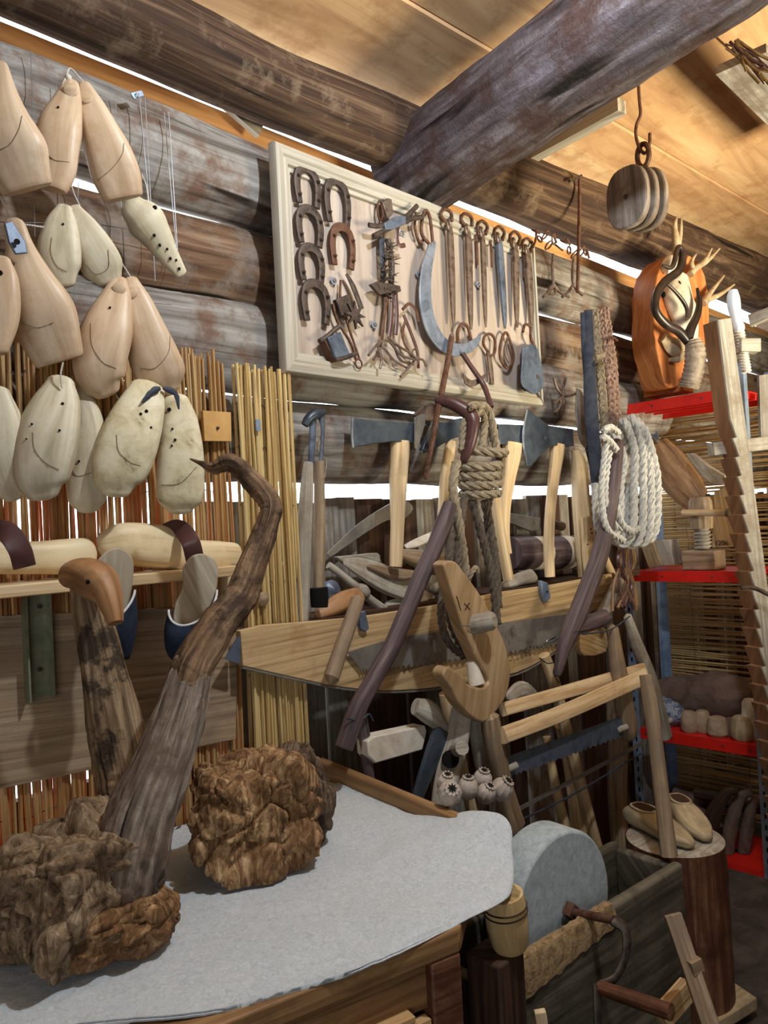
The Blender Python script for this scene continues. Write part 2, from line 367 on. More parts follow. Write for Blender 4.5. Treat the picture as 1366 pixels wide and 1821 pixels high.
    def build(s, name, mat, parent=None, label=None, cat=None, group=None, kind=None, bevel=0., sub=0, smooth=42, seg=2):
        me = bpy.data.meshes.new(name)
        if parent is not None: off = OFF[parent.name]
        else:
            lo = Vector([min(v[i] for v in s.v) for i in range(3)]); hi = Vector([max(v[i] for v in s.v) for i in range(3)])
            off = Vector(((lo.x+hi.x)/2, (lo.y+hi.y)/2, lo.z))
        me.from_pydata([Vector(v)-off for v in s.v], [], s.f)
        uvl = me.uv_layers.new(name='uv'); k = 0; flat = []
        for u in s.uv:
            for a in u: flat += [a[0], a[1]]
        uvl.data.foreach_set('uv', flat)
        me.materials.append(M[mat] if isinstance(mat, str) else mat)
        bm = bmesh.new(); bm.from_mesh(me); bmesh.ops.recalc_face_normals(bm, faces=bm.faces); bm.to_mesh(me); bm.free()
        me.shade_smooth(); me.set_sharp_from_angle(angle=math.radians(smooth))
        o = bpy.data.objects.new(name, me); COL.objects.link(o)
        if parent is not None: o.parent = parent
        else: o.location = off
        OFF[o.name] = off
        if bevel:
            m = o.modifiers.new('bevel', 'BEVEL'); m.width = bevel; m.segments = seg; m.limit_method = 'ANGLE'; m.angle_limit = math.radians(40)
        if sub:
            m = o.modifiers.new('sub', 'SUBSURF'); m.levels = sub; m.render_levels = sub
        tag(o, label, cat, group, kind); return o
OFF = {}
def tag(o, label=None, cat=None, group=None, kind=None):
    for k, v in (('label', label), ('category', cat), ('group', group), ('kind', kind)):
        if v: o[k] = v
def thing(name, loc, label, cat, group=None, kind=None):
    o = bpy.data.objects.new(name, None); COL.objects.link(o); o.location = loc; o.empty_display_size = .05
    OFF[o.name] = Vector(loc); tag(o, label, cat, group, kind); return o

def path(spec, sub=6, plane=None):
    """spec: (px, py, y, wpx) list -> smooth world points and radii."""
    s = cr([tuple(float(q) for q in r) for r in spec], sub); pts = []; rad = []
    for px, py, y, wp in s:
        p = plane(px, py, y) if plane else AY(px, py, y); pts.append(p); rad.append(max(m_px(p, wp)/2, .0008))
    return pts, rad
def stick(spec, sub=6, seg=12, plane=None, **k):
    p, r = path(spec, sub, plane); return MB().tube(p, r, seg, **k)
def poly(px, y, plane=None): return [(plane or AY)(a, b, y) for a, b in px]
def to_floor(spec, sub=6, z=.002):
    p, r = path(spec, sub); d = (p[-1]-p[-3]).normalized(); d.z = min(d.z, -.5); d.normalize(); k = (p[-1].z-z)/-d.z
    for t in (.34, .67, 1): p.append(p[-1-int(t*0)].copy() if False else p[len(p)-1]+d*(k/3)); r.append(r[-1])
    return p, r
def plate(px, y, th, plane=None, d=(0, 1, 0)): return MB().slab(poly(px, y, plane), Vector(d)*th)
def line(spec, y, r, sub=6, plane=None, seg=5):
    return MB().tube([(plane or AY)(a, b, y) for a, b in cr(spec, sub)], r, seg)
# ------------------------------------------------------------------ setting
def logx(x0, x1, z0, z1, y, r0, r1, seed, dr=.75, wob=.12):
    n = int((x1-x0)/.07); pts = []; rad = []
    for i in range(n+1):
        t = i/n; x = x0+(x1-x0)*t
        pts.append((x, y+.012*noise.noise(Vector((x*1.2, seed, 0))), z0+(z1-z0)*t+.014*noise.noise(Vector((x*.9, seed, 4))))); rad.append((r0+(r1-r0)*t)*(1+.05*noise.noise(Vector((x*1.7, seed, 9)))))
    return MB().tube(pts, rad, 40, n=Vector((0, -1, 0)), dr=dr, wob=wob, ws=2.2, v0=seed*3.)
W = thing('wall_left', (0, 0, 0), 'log wall with bright daylight gaps between its stacked logs behind the tools', 'wall', kind='structure')
logx(-2.4, 7, 2.735, 2.74, .07, .138, .138, 1, .6).build('log', 'log', W)
logx(-2.4, 7, 2.455, 2.465, .08, .124, .126, 2, .6).build('log', 'log_brown', W)
logx(-2.4, 7, 2.216, 2.22, .07, .138, .134, 3, .6).build('log', 'log', W)
logx(-2.4, 7, 1.945, 1.945, .08, .133, .131, 4, .6).build('log', 'log', W)
random.seed(11)
x = 1.22
k = 0
while x < 6.9:
    wd = random.uniform(.085, .15); top = 1.765+random.uniform(-.012, .008); dk = random.random() < .28
    MB().box((x+wd/2, .155+.012*(k % 2), top/2), (wd-.004, .02, top)).build('plank', 'brown_plank' if dk else 'grey_plank', W, label='brown plank' if dk else None)
    x += wd; k += 1
MB().box((-.55, .15, 1.405), (3.54, .03, .53)).build('plank', 'brown_plank', W)
MB().box((-.55, .15, .52), (3.54, .03, 1.04)).build('plank', 'brown_plank', W)
MB().box((2.3, .2, 2.932), (9.4, .03, .165)).build('board', 'orange', W, label='orange sawn board above the top log')
cl = thing('ceiling', (0, 0, 3.3), 'wide yellow brown ceiling boards', 'ceiling', kind='structure')
CZ = lambda x, y: 3.185-.126*y+.045*(x-1)
y = .3; k = 0
for wd in (.62, .50, .46, .5, .52, .5, .5, .5, .5, .5):
    y2 = y-wd; P = [Vector((a, b, CZ(a, b)+(.012 if k % 2 else 0))) for a, b in ((-2.6, y), (7.1, y), (7.1, y2+.006), (-2.6, y2+.006))]
    MB().slab(P, (0, 0, .04), (1, 0, 0)).build('board', 'ceiling', cl); y = y2; k += 1
MB().box((2.2, -1.9, -.03), (9.8, 4.8, .06)).build('floor', 'earth', kind='structure')
MB().box((7.05, -2, 1.9), (.06, 5, 3.9)).build('wall_right', 'backwall', kind='structure')
MB().box((-2.55, -2, 1.9), (.06, 5, 3.9)).build('wall_side', 'backwall', kind='structure')
MB().box((2.2, -4.25, 1.9), (9.8, .06, 3.9)).build('wall_front', 'backwall', kind='structure')
# purlin along the wall
n = 130; pts = []; rad = []
for i in range(n+1):
    x = -2.4+9.4*i/n; t = max(0, (x-1.5)/4.4)
    pts.append((x, -.0+.01*noise.noise(Vector((x, 3, 3))), 3.035+.17*t)); rad.append(.112+.075*t)
MB().tube(pts, rad, 44, wob=.1, ws=2.5).build('trim_1', 'purlin', label='dark purlin log running under the ceiling boards, lit along its lower edge', kind='structure')
# big tie beam
n = 300; pts = []; rad = []
for i in range(n+1):
    t = i/n; yy = .06-4.1*t
    pts.append((2.1+.0*yy+.012*noise.noise(Vector((yy*1.1, 7, 1))), yy, 2.955-.15*yy+.01*noise.noise(Vector((yy, 17, 1))))); rad.append(.168+.006*math.sin(yy*3))
bmb = MB().tube(pts, rad, 110, wob=.09, ws=2.0)
for k, v in enumerate(bmb.v):
    c = Vector(pts[min(k//110, n)]); o = (v-c); q = Vector((o.x*22, v.y*7, o.z*22)); bmb.v[k] = v+o*(.035*noise.noise(q)+.03*min(0, noise.noise(q*.5+Vector((9, 0, 0)))+.15)+.018*noise.noise(q*2.6))
bmb.build('trim_2', 'beam', label='large weathered round beam crossing over the tool board to the upper right', kind='structure')
MB().beam(AY(300, 92, .13), AY(462, 234, .13), .045, .02).build('trim_3', 'frame', label='thin pale batten slanting in the gap above the top log', kind='structure')
a, b = AZ(1266, 108, 3.22), AZ(1420, 262, 3.22)
MB().beam(a+Vector((.07, -.07, 0)), b+Vector((.07, -.07, 0)), .03, .17, (b-a).cross(Vector((0, 0, 1)))).build('trim_4', 'grey_plank', label='greyed plank under the ceiling at the upper right corner', kind='structure')
a, b = AZ(935, 282, 3.17), AZ(1106, 188, 3.17)
MB().beam(a, b, .05, .05, (1, 0, 0)).build('trim_5', 'frame', label='pale cleat beside the large round beam', kind='structure')

# ------------------------------------------------------------------ reed screens
def reeds(name, p0, along, up, width, h, gap, lean, seed, label, y, wires, hv=.02, layers=2, back=Vector((0, 1, 0)), mat='reed'):
    pf = Vector(p0); rnd = random.Random(seed); mb = MB(); p0 = Vector(p0); along = Vector(along).normalized(); up = Vector(up).normalized(); out = along.cross(up); s = 0
    lay = layers
    while s < width or lay > 1:
        if s >= width: lay -= 1; s = 0; p0 = p0+back*.011
        r = rnd.uniform(.0032, .0062); t = rnd.uniform(-lean, lean); zz = rnd.uniform(-hv, hv)
        a = p0+along*s+out*rnd.uniform(-.006, .006); b = a+up*(h+zz)+along*t*h
        m = (a+b)/2+along*rnd.uniform(-.012, .012)+out*rnd.uniform(-.006, .006)
        mb.tube(cr([a, m, b], 3), [r*1.05, r*1.05, r, r, r, r*.95, r*.9][:7], 6, v0=s*31, cap=True); s += r*2+rnd.uniform(0, gap)
    o = mb.build(name, mat, label=label, cat='reed screen', kind='stuff')
    for z in wires:
        q = [pf+along*(width*i/40)+up*(z+.006*math.sin(i*1.7))-out*(.009*(1 if along.x > 0 else 1)) for i in range(41)]
        MB().tube(q, .0012, 4).build('binding_wire', 'iron', o)
    return o
reeds('reed_screen', (-.3, -.055, .86), (1, 0, 0), (0, 0, 1), 1.50, 1.29, .0028, .007, 3, 'tall upright reed screen hanging on the wall behind the hanging shoe lasts', 0, (.2, .5, .75, .92, 1.05, 1.2))
reeds('reed_screen', (1.215, -.085, .82), (1, 0, 0), (0, 0, 1), .19, 1.305, .0, .004, 5, 'narrow thick reed strip standing at the edge of the large screen, left of the tongs', 0, (.2, .45, .7, .92, 1.08, 1.2), .012, mat='reed_dense')
reeds('reed_screen', (4.13, .1, .05), (0, 0, 1), (0, -1, 0), 2.15, .98, .004, .01, 9, 'reed screen with level reeds behind the red metal shelves', 0, (.15, .4, .65, .85), .02, 1, mat='reed_back')
# ------------------------------------------------------------------ hanging wires and mesh
rt = thing('wire_mesh', AY(150, 300, -.03), 'thin wire grid hung on the top logs behind the lasts', 'wire mesh')
for pts in ([(55, 90), (62, 420)], [(100, 150), (104, 520)], [(205, 170), (222, 480)], [(292, 200), (318, 490)], [(258, 175), (276, 500)], [(140, 320), (130, 560)]):
    line(pts, -.035, .0011, 1).build('wire', 'wire', rt)
for pts in ([(0, 250), (120, 262), (300, 300)], [(0, 395), (180, 400), (320, 430)], [(0, 470), (150, 500), (322, 520)]):
    line(pts, -.036, .0011, 4).build('wire', 'wire', rt)
rt = thing('hanging_wire', AY(265, 260, -.07), 'straight bright wire with a square eyelet plate above the small side hung last', 'wire')
line([(248, 172), (266, 368)], -.06, .0016, 1).build('wire', 'wire', rt)
plate([(232, 165), (252, 160), (257, 170), (239, 176)], -.065, .004).build('eyelet_plate', 'galv', rt, bevel=.001)
MB().ring(AY(245, 168, -.07), (1, 0, 0), (0, 0, 1), .004, .004, .0015, 12, 6).build('eyelet', 'wire', rt)
line([(300, 200), (316, 450)], -.05, .0013, 1).build('hanging_wire', 'wire', label='thin bright wire hanging right of the eyelet wire on the top log', cat='wire')

# ------------------------------------------------------------------ shoe lasts
FACE = (-CF*.75+Vector((0, -1, 0))*.35).normalized()
def last(spec, y, mat, label, d=.62, toe='round', vamp=None, hole=None, heel=None, holes=(), ex=2.7, sub=7, grp='wooden shoe lasts hung in pairs on the log wall', n=FACE, tilt=0):
    """spec rows: (px, py, width px) from the hanging end to the toe, flattened last shape."""
    rows = [(a, b, y+tilt*i/(len(spec)-1), c*1.1) for i, (a, b, c) in enumerate(spec)]
    if toe == 'cut': rows[-1] = (*rows[-1][:3], rows[-2][3]*.84)
    pts, rad = path(rows, sub); N = len(pts)
    dr = [d*(1.0-.28*max(0, (i/(N-1)-.45))/.55+.1*math.sin(i/(N-1)*5)) for i in range(N)]
    base = pts[-1].copy(); base.z = min(p.z for p in pts)
    if toe == 'cut':
        t = (pts[-1]-pts[-2]).normalized(); pts = pts+[pts[-1]+t*.004]; rad = rad+[rad[-1]*.93]; dr = dr+[dr[-1]*.95]
        t = (pts[0]-pts[1]).normalized(); pts = [pts[0]+t*rad[0]*.7, pts[0]+t*rad[0]*.4]+pts; rad = [rad[0]*.45, rad[0]*.82]+rad; dr = [dr[0]]*2+dr; N = len(pts)
    o = MB().tube(pts, rad, 28, n=n, dr=dr, ex=ex, round_ends=(4 if toe == 'round' else 0)).build('shoe_last', mat, label=label, cat='shoe last', group=grp, smooth=50)
    off = max(rad)*d*1.0
    yy = lambda px, py: AY(px, py, y)
    def front(px, py, extra=.0015):
        # point on the front face of the loft nearest to a pixel
        q = AY(px, py, y); i = min(range(N), key=lambda k: (pts[k]-q).length); dd = (q-pts[i]); t = (pts[min(i+1, N-1)]-pts[max(i-1, 0)]).normalized(); a = t.cross(n).normalized(); b = t.cross(a)
        if b.dot(-CF) < 0: b = -b
        s = max(-.96, min(.96, dd.dot(a)/rad[i])); return pts[i]+a*(s*rad[i])+t*dd.dot(t)+b*(rad[i]*dr[i]*(1-abs(s)**ex)**(1/ex)+extra)
    if vamp:
        MB().tube([front(a, b, .0004) for a, b in cr(vamp, 8)], .0007, 5).build('pencil_line', 'pencil', o)
    if heel:
        c = front(*heel[:2]); r = m_px(c, heel[2])/2
        MB().lathe([(r, -.006), (r, .003), (r*.8, .0045)], c, n, 20).build('heel_button', mat, o)
    for h in ([hole] if hole else [])+list(holes):
        c = front(*h[:2]); r = m_px(c, h[2])/2
        MB().lathe([(r, -.004), (r, .0012)], c, n, 12).build('peg_hole', 'black', o)
    return o
last([(2, 118, 22), (5, 165, 46), (10, 210, 76), (22, 260, 104), (34, 300, 96), (48, 334, 52)], -.27, 'last', 'large pale last cut off by the left edge at the top, squared toe', toe='cut', vamp=[(0, 275), (25, 268), (42, 248), (48, 225)])
last([(127, 152, 26), (120, 185, 46), (108, 225, 66), (100, 262, 70), (97, 300, 66), (88, 332, 34)], -.2, 'last', 'left last of the topmost pair tied at the white knot', toe='cut', heel=(128, 172, 24), hole=(129, 170, 7), vamp=[(82, 275), (100, 295), (128, 305)], holes=[(106, 204, 4)])
last([(151, 155, 22), (162, 190, 44), (178, 235, 62), (194, 275, 74), (208, 315, 76), (219, 350, 46)], -.2, 'last', 'right last of the topmost pair, broad squared toe', toe='cut', heel=(154, 178, 22), hole=(154, 177, 7), vamp=[(173, 320), (200, 305), (218, 285), (221, 265)])
last([(114, 372, 26), (110, 400, 50), (106, 440, 66), (105, 475, 66), (112, 505, 40)], -.19, 'last_grey', 'left last of the second pair, with a rounded drawn line', vamp=[(95, 430), (93, 455), (104, 478), (122, 488)], holes=[(116, 410, 4)])
last([(133, 372, 22), (145, 400, 46), (165, 440, 64), (183, 475, 66), (194, 496, 44)], -.19, 'last_grey', 'right last of the second pair, leaning right above the third pair', vamp=[(152, 470), (170, 488), (192, 478), (192, 448)], holes=[(129, 384, 5)])
last([(238, 372, 44), (258, 392, 62), (278, 420, 50), (298, 452, 36), (322, 486, 20)], -.13, 'last_grey', 'small last hung side on from a cord with a row of nail holes', d=.8, hole=(266, 372, 8), holes=[(271, 420, 5), (282, 437, 5), (295, 444, 4), (301, 460, 5), (311, 463, 4), (317, 478, 5)], grp=None)
o = last([(26, 402, 34), (36, 440, 44), (52, 500, 80), (74, 555, 104), (92, 605, 92), (106, 640, 52)], -.22, 'last', 'large last with a dark metal plate on its heel and squared toe', toe='cut', vamp=[(42, 575), (70, 585), (100, 578)], grp=None)
plate([(8, 396), (22, 392), (46, 430), (50, 450), (28, 452), (16, 430)], -.265, .006).build('heel_plate', 'bluesteel', o, bevel=.002)
MB().lathe([(.006, 0), (.006, -.002)], AY(30, 430, -.272), (0, 1, 0), 12).build('rivet', 'black', o)
last([(2, 465, 30), (4, 500, 50), (-2, 560, 62), (-14, 620, 50)], -.26, 'last', 'last cut off by the left edge with one black peg hole', hole=(4, 492, 10), grp=None)
last([(212, 500, 26), (206, 535, 52), (192, 585, 78), (178, 635, 84), (180, 675, 74), (190, 697, 44)], -.2, 'last', 'left last of the third pair, long rounded toe', heel=(214, 520, 22), hole=(214, 518, 7), vamp=[(162, 580), (165, 620), (185, 650), (210, 662)], holes=[(197, 558, 4)], grp='wooden shoe lasts hung in pairs on the log wall')
last([(233, 500, 24), (242, 535, 48), (257, 585, 66), (274, 635, 80), (288, 670, 78), (296, 692, 46)], -.2, 'last', 'right last of the third pair, leaning right in front of the reeds', heel=(235, 523, 20), hole=(235, 520, 7), vamp=[(250, 655), (275, 655), (298, 630), (302, 600)])
last([(-6, 700, 40), (4, 760, 68), (10, 820, 70), (18, 865, 56), (24, 885, 30)], -.18, 'last_grey', 'grey last cut off by the left edge in the lowest row')
last([(108, 682, 44), (102, 715, 72), (88, 765, 92), (76, 815, 96), (72, 855, 82), (76, 880, 50)], -.22, 'last_grey', 'left last of the lowest left pair, grey with a curved pencil line', vamp=[(62, 775), (66, 805), (88, 830), (112, 842)], holes=[(116, 729, 5), (112, 778, 4), (60, 760, 4), (50, 785, 3)])
last([(140, 700, 36), (150, 745, 56), (154, 800, 64), (152, 850, 62), (156, 890, 58), (158, 905, 36)], -.16, 'last_grey', 'darker grey last hanging behind the lowest left pair', vamp=[(128, 835), (140, 848), (170, 843)], holes=[(141, 720, 6), (143, 823, 4)])
last([(262, 695, 56), (252, 725, 74), (235, 770, 90), (220, 815, 92), (208, 850, 78), (206, 875, 46)], -.22, 'last_worm', 'left last of the lowest right pair, stained brown along its left side', hole=(260, 744, 6), holes=[(250, 748, 5), (268, 775, 4)], vamp=[(208, 780), (212, 810), (232, 832), (250, 840)])
last([(312, 715, 44), (318, 750, 60), (321, 800, 72), (321, 850, 76), (320, 890, 70), (320, 906, 42)], -.2, 'last_worm', 'right last of the lowest right pair, beside the tip of the curved driftwood', hole=(301, 729, 7), holes=[(307, 765, 4), (312, 785, 5), (306, 795, 4)], vamp=[(285, 862), (320, 862), (350, 835)])
# cords
def cord(name, spec, y, label, r=.0022, mat='string'):
    mb = MB().strands([AY(a, b, y) for a, b in cr(spec, 5)], r, 2, 5, 5)
    return mb.build(name, mat, label=label, cat='cord')
o = cord('hanging_string', [(110, 155), (118, 135), (126, 122), (150, 148), (172, 172)], -.2, 'knotted white cord tying the topmost pair of lasts')
MB().ball(AY(121, 138, -.2), .008, 2).build('knot', 'string', o)
cord('hanging_string', [(0, 350), (12, 375), (24, 395), (50, 400), (78, 404)], -.2, 'white cord running left from the second pair of lasts')
cord('hanging_string', [(122, 315), (132, 345), (142, 366)], -.17, 'short cord holding the second pair of lasts')
cord('hanging_string', [(252, 310), (260, 330), (266, 372)], -.13, 'cord holding the small side hung last')
cord('hanging_string', [(198, 428), (212, 460), (234, 495), (244, 508)], -.18, 'white cord stretched beside the third pair of lasts')
cord('hanging_string', [(112, 645), (108, 665), (110, 690)], -.25, 'frayed white cord at the lowest left pair of lasts')
o = MB().tube([AY(a, b, -.26) for a, b in cr([(285, 690), (270, 697), (252, 716)], 4)], [.004, .006, .008, .008, .006, .007, .005, .004, .002], 8, dr=.4).build('leather_tie', 'strap', label='dark leather thong above the lowest right pair of lasts, left end', cat='strap')
MB().tube([AY(a, b, -.26) for a, b in cr([(290, 690), (312, 700), (318, 728)], 4)], [.004, .006, .008, .008, .006, .007, .005, .004, .002], 8, dr=.4).build('leather_tie', 'strap', label='dark leather thong above the lowest right pair of lasts, right end', cat='strap')

# ------------------------------------------------------------------ shelf with clogs and slippers
rt = thing('wall_shelf', AY(200, 1050, -.1), 'pale wall shelf board carrying the clogs, on a green steel bracket', 'shelf')
zs = AY(100, 1032, -.2).z
MB().box((.36, -.13, zs-.014), (1.52, .17, .026)).build('shelf_board', 'pine', rt, bevel=.003)
ub = MB(); q = AY(72, 1140, -.105)
ub.box((q.x, -.078, q.z+.0), (.055, .006, .26)); ub.box((q.x-.026, -.09, q.z), (.004, .03, .26)); ub.box((q.x+.026, -.09, q.z), (.004, .03, .26))
br = ub.build('bracket', 'brass', rt)
for py in (1078, 1190): MB().lathe([(.005, 0), (.005, .004), (.002, .005)], AY(70, py, -.085), (0, -1, 0), 10).build('screw', 'iron', br)
o = plate([(-40, 1098), (424, 1075), (420, 1315), (-40, 1412)], -.075, .022).build('wall_board', 'wallpanel', label='wide grained board fixed to the wall under the clog shelf', cat='board', bevel=.002)

def clog(name, spec, y, label, mat, opening, strap=None, d=.8, heel=None, grp=None):
    rt = thing(name, AY(spec[0][0], spec[0][1]+30, y), label, 'clog', grp)
    pts, rad = path([(a, b, y, c) for a, b, c in spec], 6)
    n = Vector((0, -1, .15)).normalized()
    MB().tube(pts, rad, 28, n=n, dr=d, ex=2.6, round_ends=4).build('body', mat, rt, smooth=55)
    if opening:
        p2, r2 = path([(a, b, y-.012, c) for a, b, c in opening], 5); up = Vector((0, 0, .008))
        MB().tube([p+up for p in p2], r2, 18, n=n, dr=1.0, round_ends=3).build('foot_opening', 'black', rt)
    if strap:
        p3 = [AY(a, b, yy) for a, b, yy in cr(strap, 6)]
        MB().tube(p3, .022, 16, n=[(p-CAM).normalized()*-1 for p in p3], dr=.16, ex=4).build('strap', 'leather', rt, label='dark brown leather strap')
    if heel: plate(heel, y-.06, .09).build('heel', mat, rt, bevel=.004)
    return rt
YS = -.135
clog('wooden_clog', [(-46, 985, 66), (0, 990, 62), (60, 992, 58), (110, 990, 62), (150, 984, 56)], YS, 'pale clog with a brown strap at the left end of the shelf', 'clog', None, [(-30, 945, YS-.03), (10, 945, YS-.075), (34, 975, YS-.09), (44, 1008, YS-.08)], heel=None, d=.75)
clog('wooden_clog', [(190, 968, 50), (215, 966, 72), (260, 970, 78), (300, 975, 76), (340, 988, 60), (385, 988, 52), (415, 988, 46)], YS, 'long pale clog with a brown strap in the middle of the shelf', 'clog', None, [(292, 948, YS-.0), (318, 940, YS-.04), (338, 962, YS-.085), (348, 1000, YS-.075)], d=.7)
MB().tube([AY(404, 1010, -.13), AY(398, 1110, -.13)], [.02, .016], 14).build('wooden_peg', 'clog', label='short round peg standing at the right end of the clog shelf', cat='peg')

def slipper(label, sole, toe, y):
    rt = thing('slipper', AY(sole[0][0], sole[0][1], y), label, 'slipper', 'blue cloth slippers hung by their toes under the clog shelf')
    q = poly(cr(sole+[sole[0]], 5)[:-1], y); d = Vector((.12, .25, 0)).normalized()*.014
    MB().slab(q, d).build('sole', 'insole', rt, bevel=.003)
    # cloth upper: half shell bulging towards the viewer
    mb = MB(); n = len(toe)
    L = cr([t[0] for t in toe], 4); Rr = cr([t[1] for t in toe], 4); N = len(L); b = 0
    for i in range(N):
        a, c = AY(*L[i], y-.002), AY(*Rr[i], y-.002); m = 18; h = (c-a).length*.42*math.sin(min(1, (N-1-i)/(N-1)*1.4+.12)*math.pi/2)
        for k in range(m+1):
            t = k/m; ang = math.pi*t; mb.v.append((a+c)/2+(a-c)/2*math.cos(ang)+Vector((-.55, -.83, .1-.95*(1-i/(N-1))**2))*(h*math.sin(ang)))
    m = 18
    for i in range(N-1):
        for k in range(m):
            p = i*(m+1)+k; mb.face([p, p+1, p+m+2, p+m+1], [(i*.01, k*.01)]*4)
    rimp = [mb.v[k].copy() for k in range(m+1)]
    up = mb.build('upper', 'navy', rt, label='navy cloth toe upper'); so = up.modifiers.new('thick', 'SOLIDIFY'); so.thickness = .003
    MB().tube(rimp, .0028, 6).build('piping', 'whitepipe', rt, label='white edge piping')
slipper('left hanging blue slipper with a pale sole, partly behind the duck head', [(170, 1000), (190, 980), (215, 975), (236, 995), (236, 1035), (228, 1080), (222, 1125), (205, 1140), (188, 1130), (178, 1080), (170, 1040)],
        [((182, 1090), (240, 1050)), ((184, 1125), (245, 1095)), ((196, 1155), (240, 1140)), ((208, 1175), (230, 1172))], -.25)
slipper('right hanging blue slipper with a pale sole, left of the curved driftwood', [(325, 1010), (340, 990), (362, 985), (384, 998), (388, 1025), (382, 1060), (368, 1090), (355, 1130), (325, 1130), (309, 1110), (312, 1075), (325, 1045)],
        [((300, 1085), (386, 1050)), ((292, 1120), (384, 1100)), ((296, 1160), (366, 1150)), ((318, 1186), (345, 1184))], -.25)
o = plate([(361, 730), (411, 733), (412, 785), (364, 784)], -.085, .012).build('plywood_square', 'plywood', label='small square plywood plate pinned on the reeds', cat='plate', bevel=.001)
MB().lathe([(.004, 0), (.004, .004), (.001, .005)], AY(387, 761, -.086), (0, -1, 0), 12).build('nail', 'iron', o)
plate([(455, 746), (463, 746), (464, 766), (456, 766)], -.105, .004).build('metal_tag', 'galv', label='small blue metal tag on the narrow reed strip', cat='tag')
o = MB().lathe([(.018, 0), (.02, .006), (.012, .012)], AY(466, 1065, -.1), (0, -1, 0), 14).build('reed_knob', 'handle_old', label='small round wooden knob on the narrow reed strip', cat='knob')
# ------------------------------------------------------------------ tool display board
YB = -.085
X0, X1 = AY(495, 455, YB-.01).x, AY(956, 575, YB-.01).x
Z0, Z1 = AY(505, 662, YB-.01).z, AY(485, 250, YB-.01).z
rt = thing('display_board', (2.15, YB, 2.15), 'framed display board with horseshoes, traps, a curved blade and iron hooks', 'display board')
MB().slab([(X0+.02, YB+.012, Z0+.02), (X1-.02, YB+.012, Z0+.02), (X1-.02, YB+.012, Z1-.02), (X0+.02, YB+.012, Z1-.02)], (0, .014, 0), (0, 0, 1)).build('panel', 'panel', rt)
def rail(a, b, inw):
    a, b, inw = Vector(a), Vector(b), Vector(inw); prof = [(0, 0), (0, .022), (.004, .03), (.012, .033), (.03, .031), (.036, .024), (.04, .026), (.052, .022), (.056, .012), (.068, .010), (.07, 0)]
    d = (b-a).normalized(); mb = MB(); n = len(prof)
    for o, s in ((a, 1), (b, -1)):
        for u, h in prof: mb.v.append(o+inw*u+d*(s*u)+Vector((0, -h, 0)))
    for k in range(n-1): mb.face([k, k+1, n+k+1, n+k], [(0, prof[k][0]), (0, prof[k+1][0]), ((b-a).length, prof[k+1][0]), ((b-a).length, prof[k][0])])
    mb.face(list(range(n)), [(0, 0)]*n); mb.face(list(range(n, 2*n)), [(0, 0)]*n)
    return mb
y = YB+.012
for a, b, i in (((X0, y, Z1), (X1, y, Z1), (0, 0, -1)), ((X0, y, Z0), (X1, y, Z0), (0, 0, 1)), ((X0, y, Z0), (X0, y, Z1), (1, 0, 0)), ((X1, y, Z0), (X1, y, Z1), (-.45, 0, 0))):
    rail(a, b, i).build('frame_rail', 'frame', rt)
YF = YB+.006
for px, py in ((592, 500), (742, 488), (849, 507), (664, 578)):
    q = AY(px, py, YF); b = MB().lathe([(.012, .004), (.012, .006)], q, (0, -1, 0), 16).build('washer', 'galv', rt)
    MB().lathe([(.006, .005), (.006, .010), (.003, .012)], q, (0, -1, 0), 10).build('bolt', 'hanger', b)

def horseshoe(px, py, wpx, hpx, label, lean=0, mat='iron'):
    """px, py: top of the arch. Upright U shape with heels down and nail studs."""
    c = AY(px, py, YF-.012); W_ = wpx/ (FPX/dep(c))/1.0/2; H = m_px(c, hpx)
    rt = thing('horseshoe', c-Vector((0, 0, H)), label, 'horseshoe', 'horseshoes on the display board')
    cen = [(-.82, -1), (-.98, -.62), (-.97, -.36), (-.72, -.12), (-.3, -.02), (0, 0), (.3, -.02), (.72, -.12), (.97, -.36), (.98, -.62), (.82, -1)]
    pts = [c+Vector((u*W_+lean*v, 0, v*H)) for u, v in cr(cen, 4)]; n = len(pts)
    MB().tube(pts, [.0115+.003*math.sin(math.pi*i/(n-1)) for i in range(n)], 10, n=Vector((0, -1, 0)), dr=.42, ex=3.5).build('body', mat, rt)
    for i in (2, 9, n-10, n-3):
        MB().lathe([(.0055, .002), (.005, .012), (.003, .016)], pts[i], (0, -1, 0), 8).build('stud', mat, rt)
for a in ((545, 300, 48, 66, 'topmost horseshoe of the left column on the board'), (598, 322, 50, 78, 'upper horseshoe of the right column on the board'),
          (549, 372, 50, 64, 'second horseshoe from the top of the left column'), (608, 404, 48, 72, 'lower horseshoe of the right column, browner', .004, 'rust'),
          (552, 440, 48, 62, 'third horseshoe down the left column, touching the one above'), (560, 504, 54, 70, 'lowest horseshoe of the left column on the board')):
    horseshoe(*a)

# spur and trap like irons
rt = thing('iron_spur', AY(640, 580, YF-.03), 'dark iron spur with a star wheel on the board', 'spur')
MB().tube([AY(a, b, YF-.02) for a, b in cr([(616, 487), (626, 505), (636, 530), (643, 550)], 4)], [.006, .007, .008, .009, .01, .011, .011, .011, .011, .011, .011, .011, .011][:13], 8, dr=.5).build('shank', 'iron', rt)
c = AY(633, 560, YF-.035); st = []
for k in range(16):
    a = k*math.pi/8; r = .045 if k % 2 == 0 else .018; st.append(c+Vector((math.cos(a)*r, 0, math.sin(a)*r)))
MB().slab(st, (0, .008, 0)).build('star_wheel', 'iron', rt)
plate([(598, 532), (622, 522), (630, 550), (608, 562)], YF-.028, .02).build('yoke', 'iron', rt, bevel=.003)
line([(606, 498), (606, 540), (618, 575), (640, 640)], YF-.014, .004, 5).build('stem', 'rust', rt)
rt = thing('iron_trap', AY(606, 630, YF-.03), 'small dark iron trap with a blue grey plate low on the display board', 'trap')
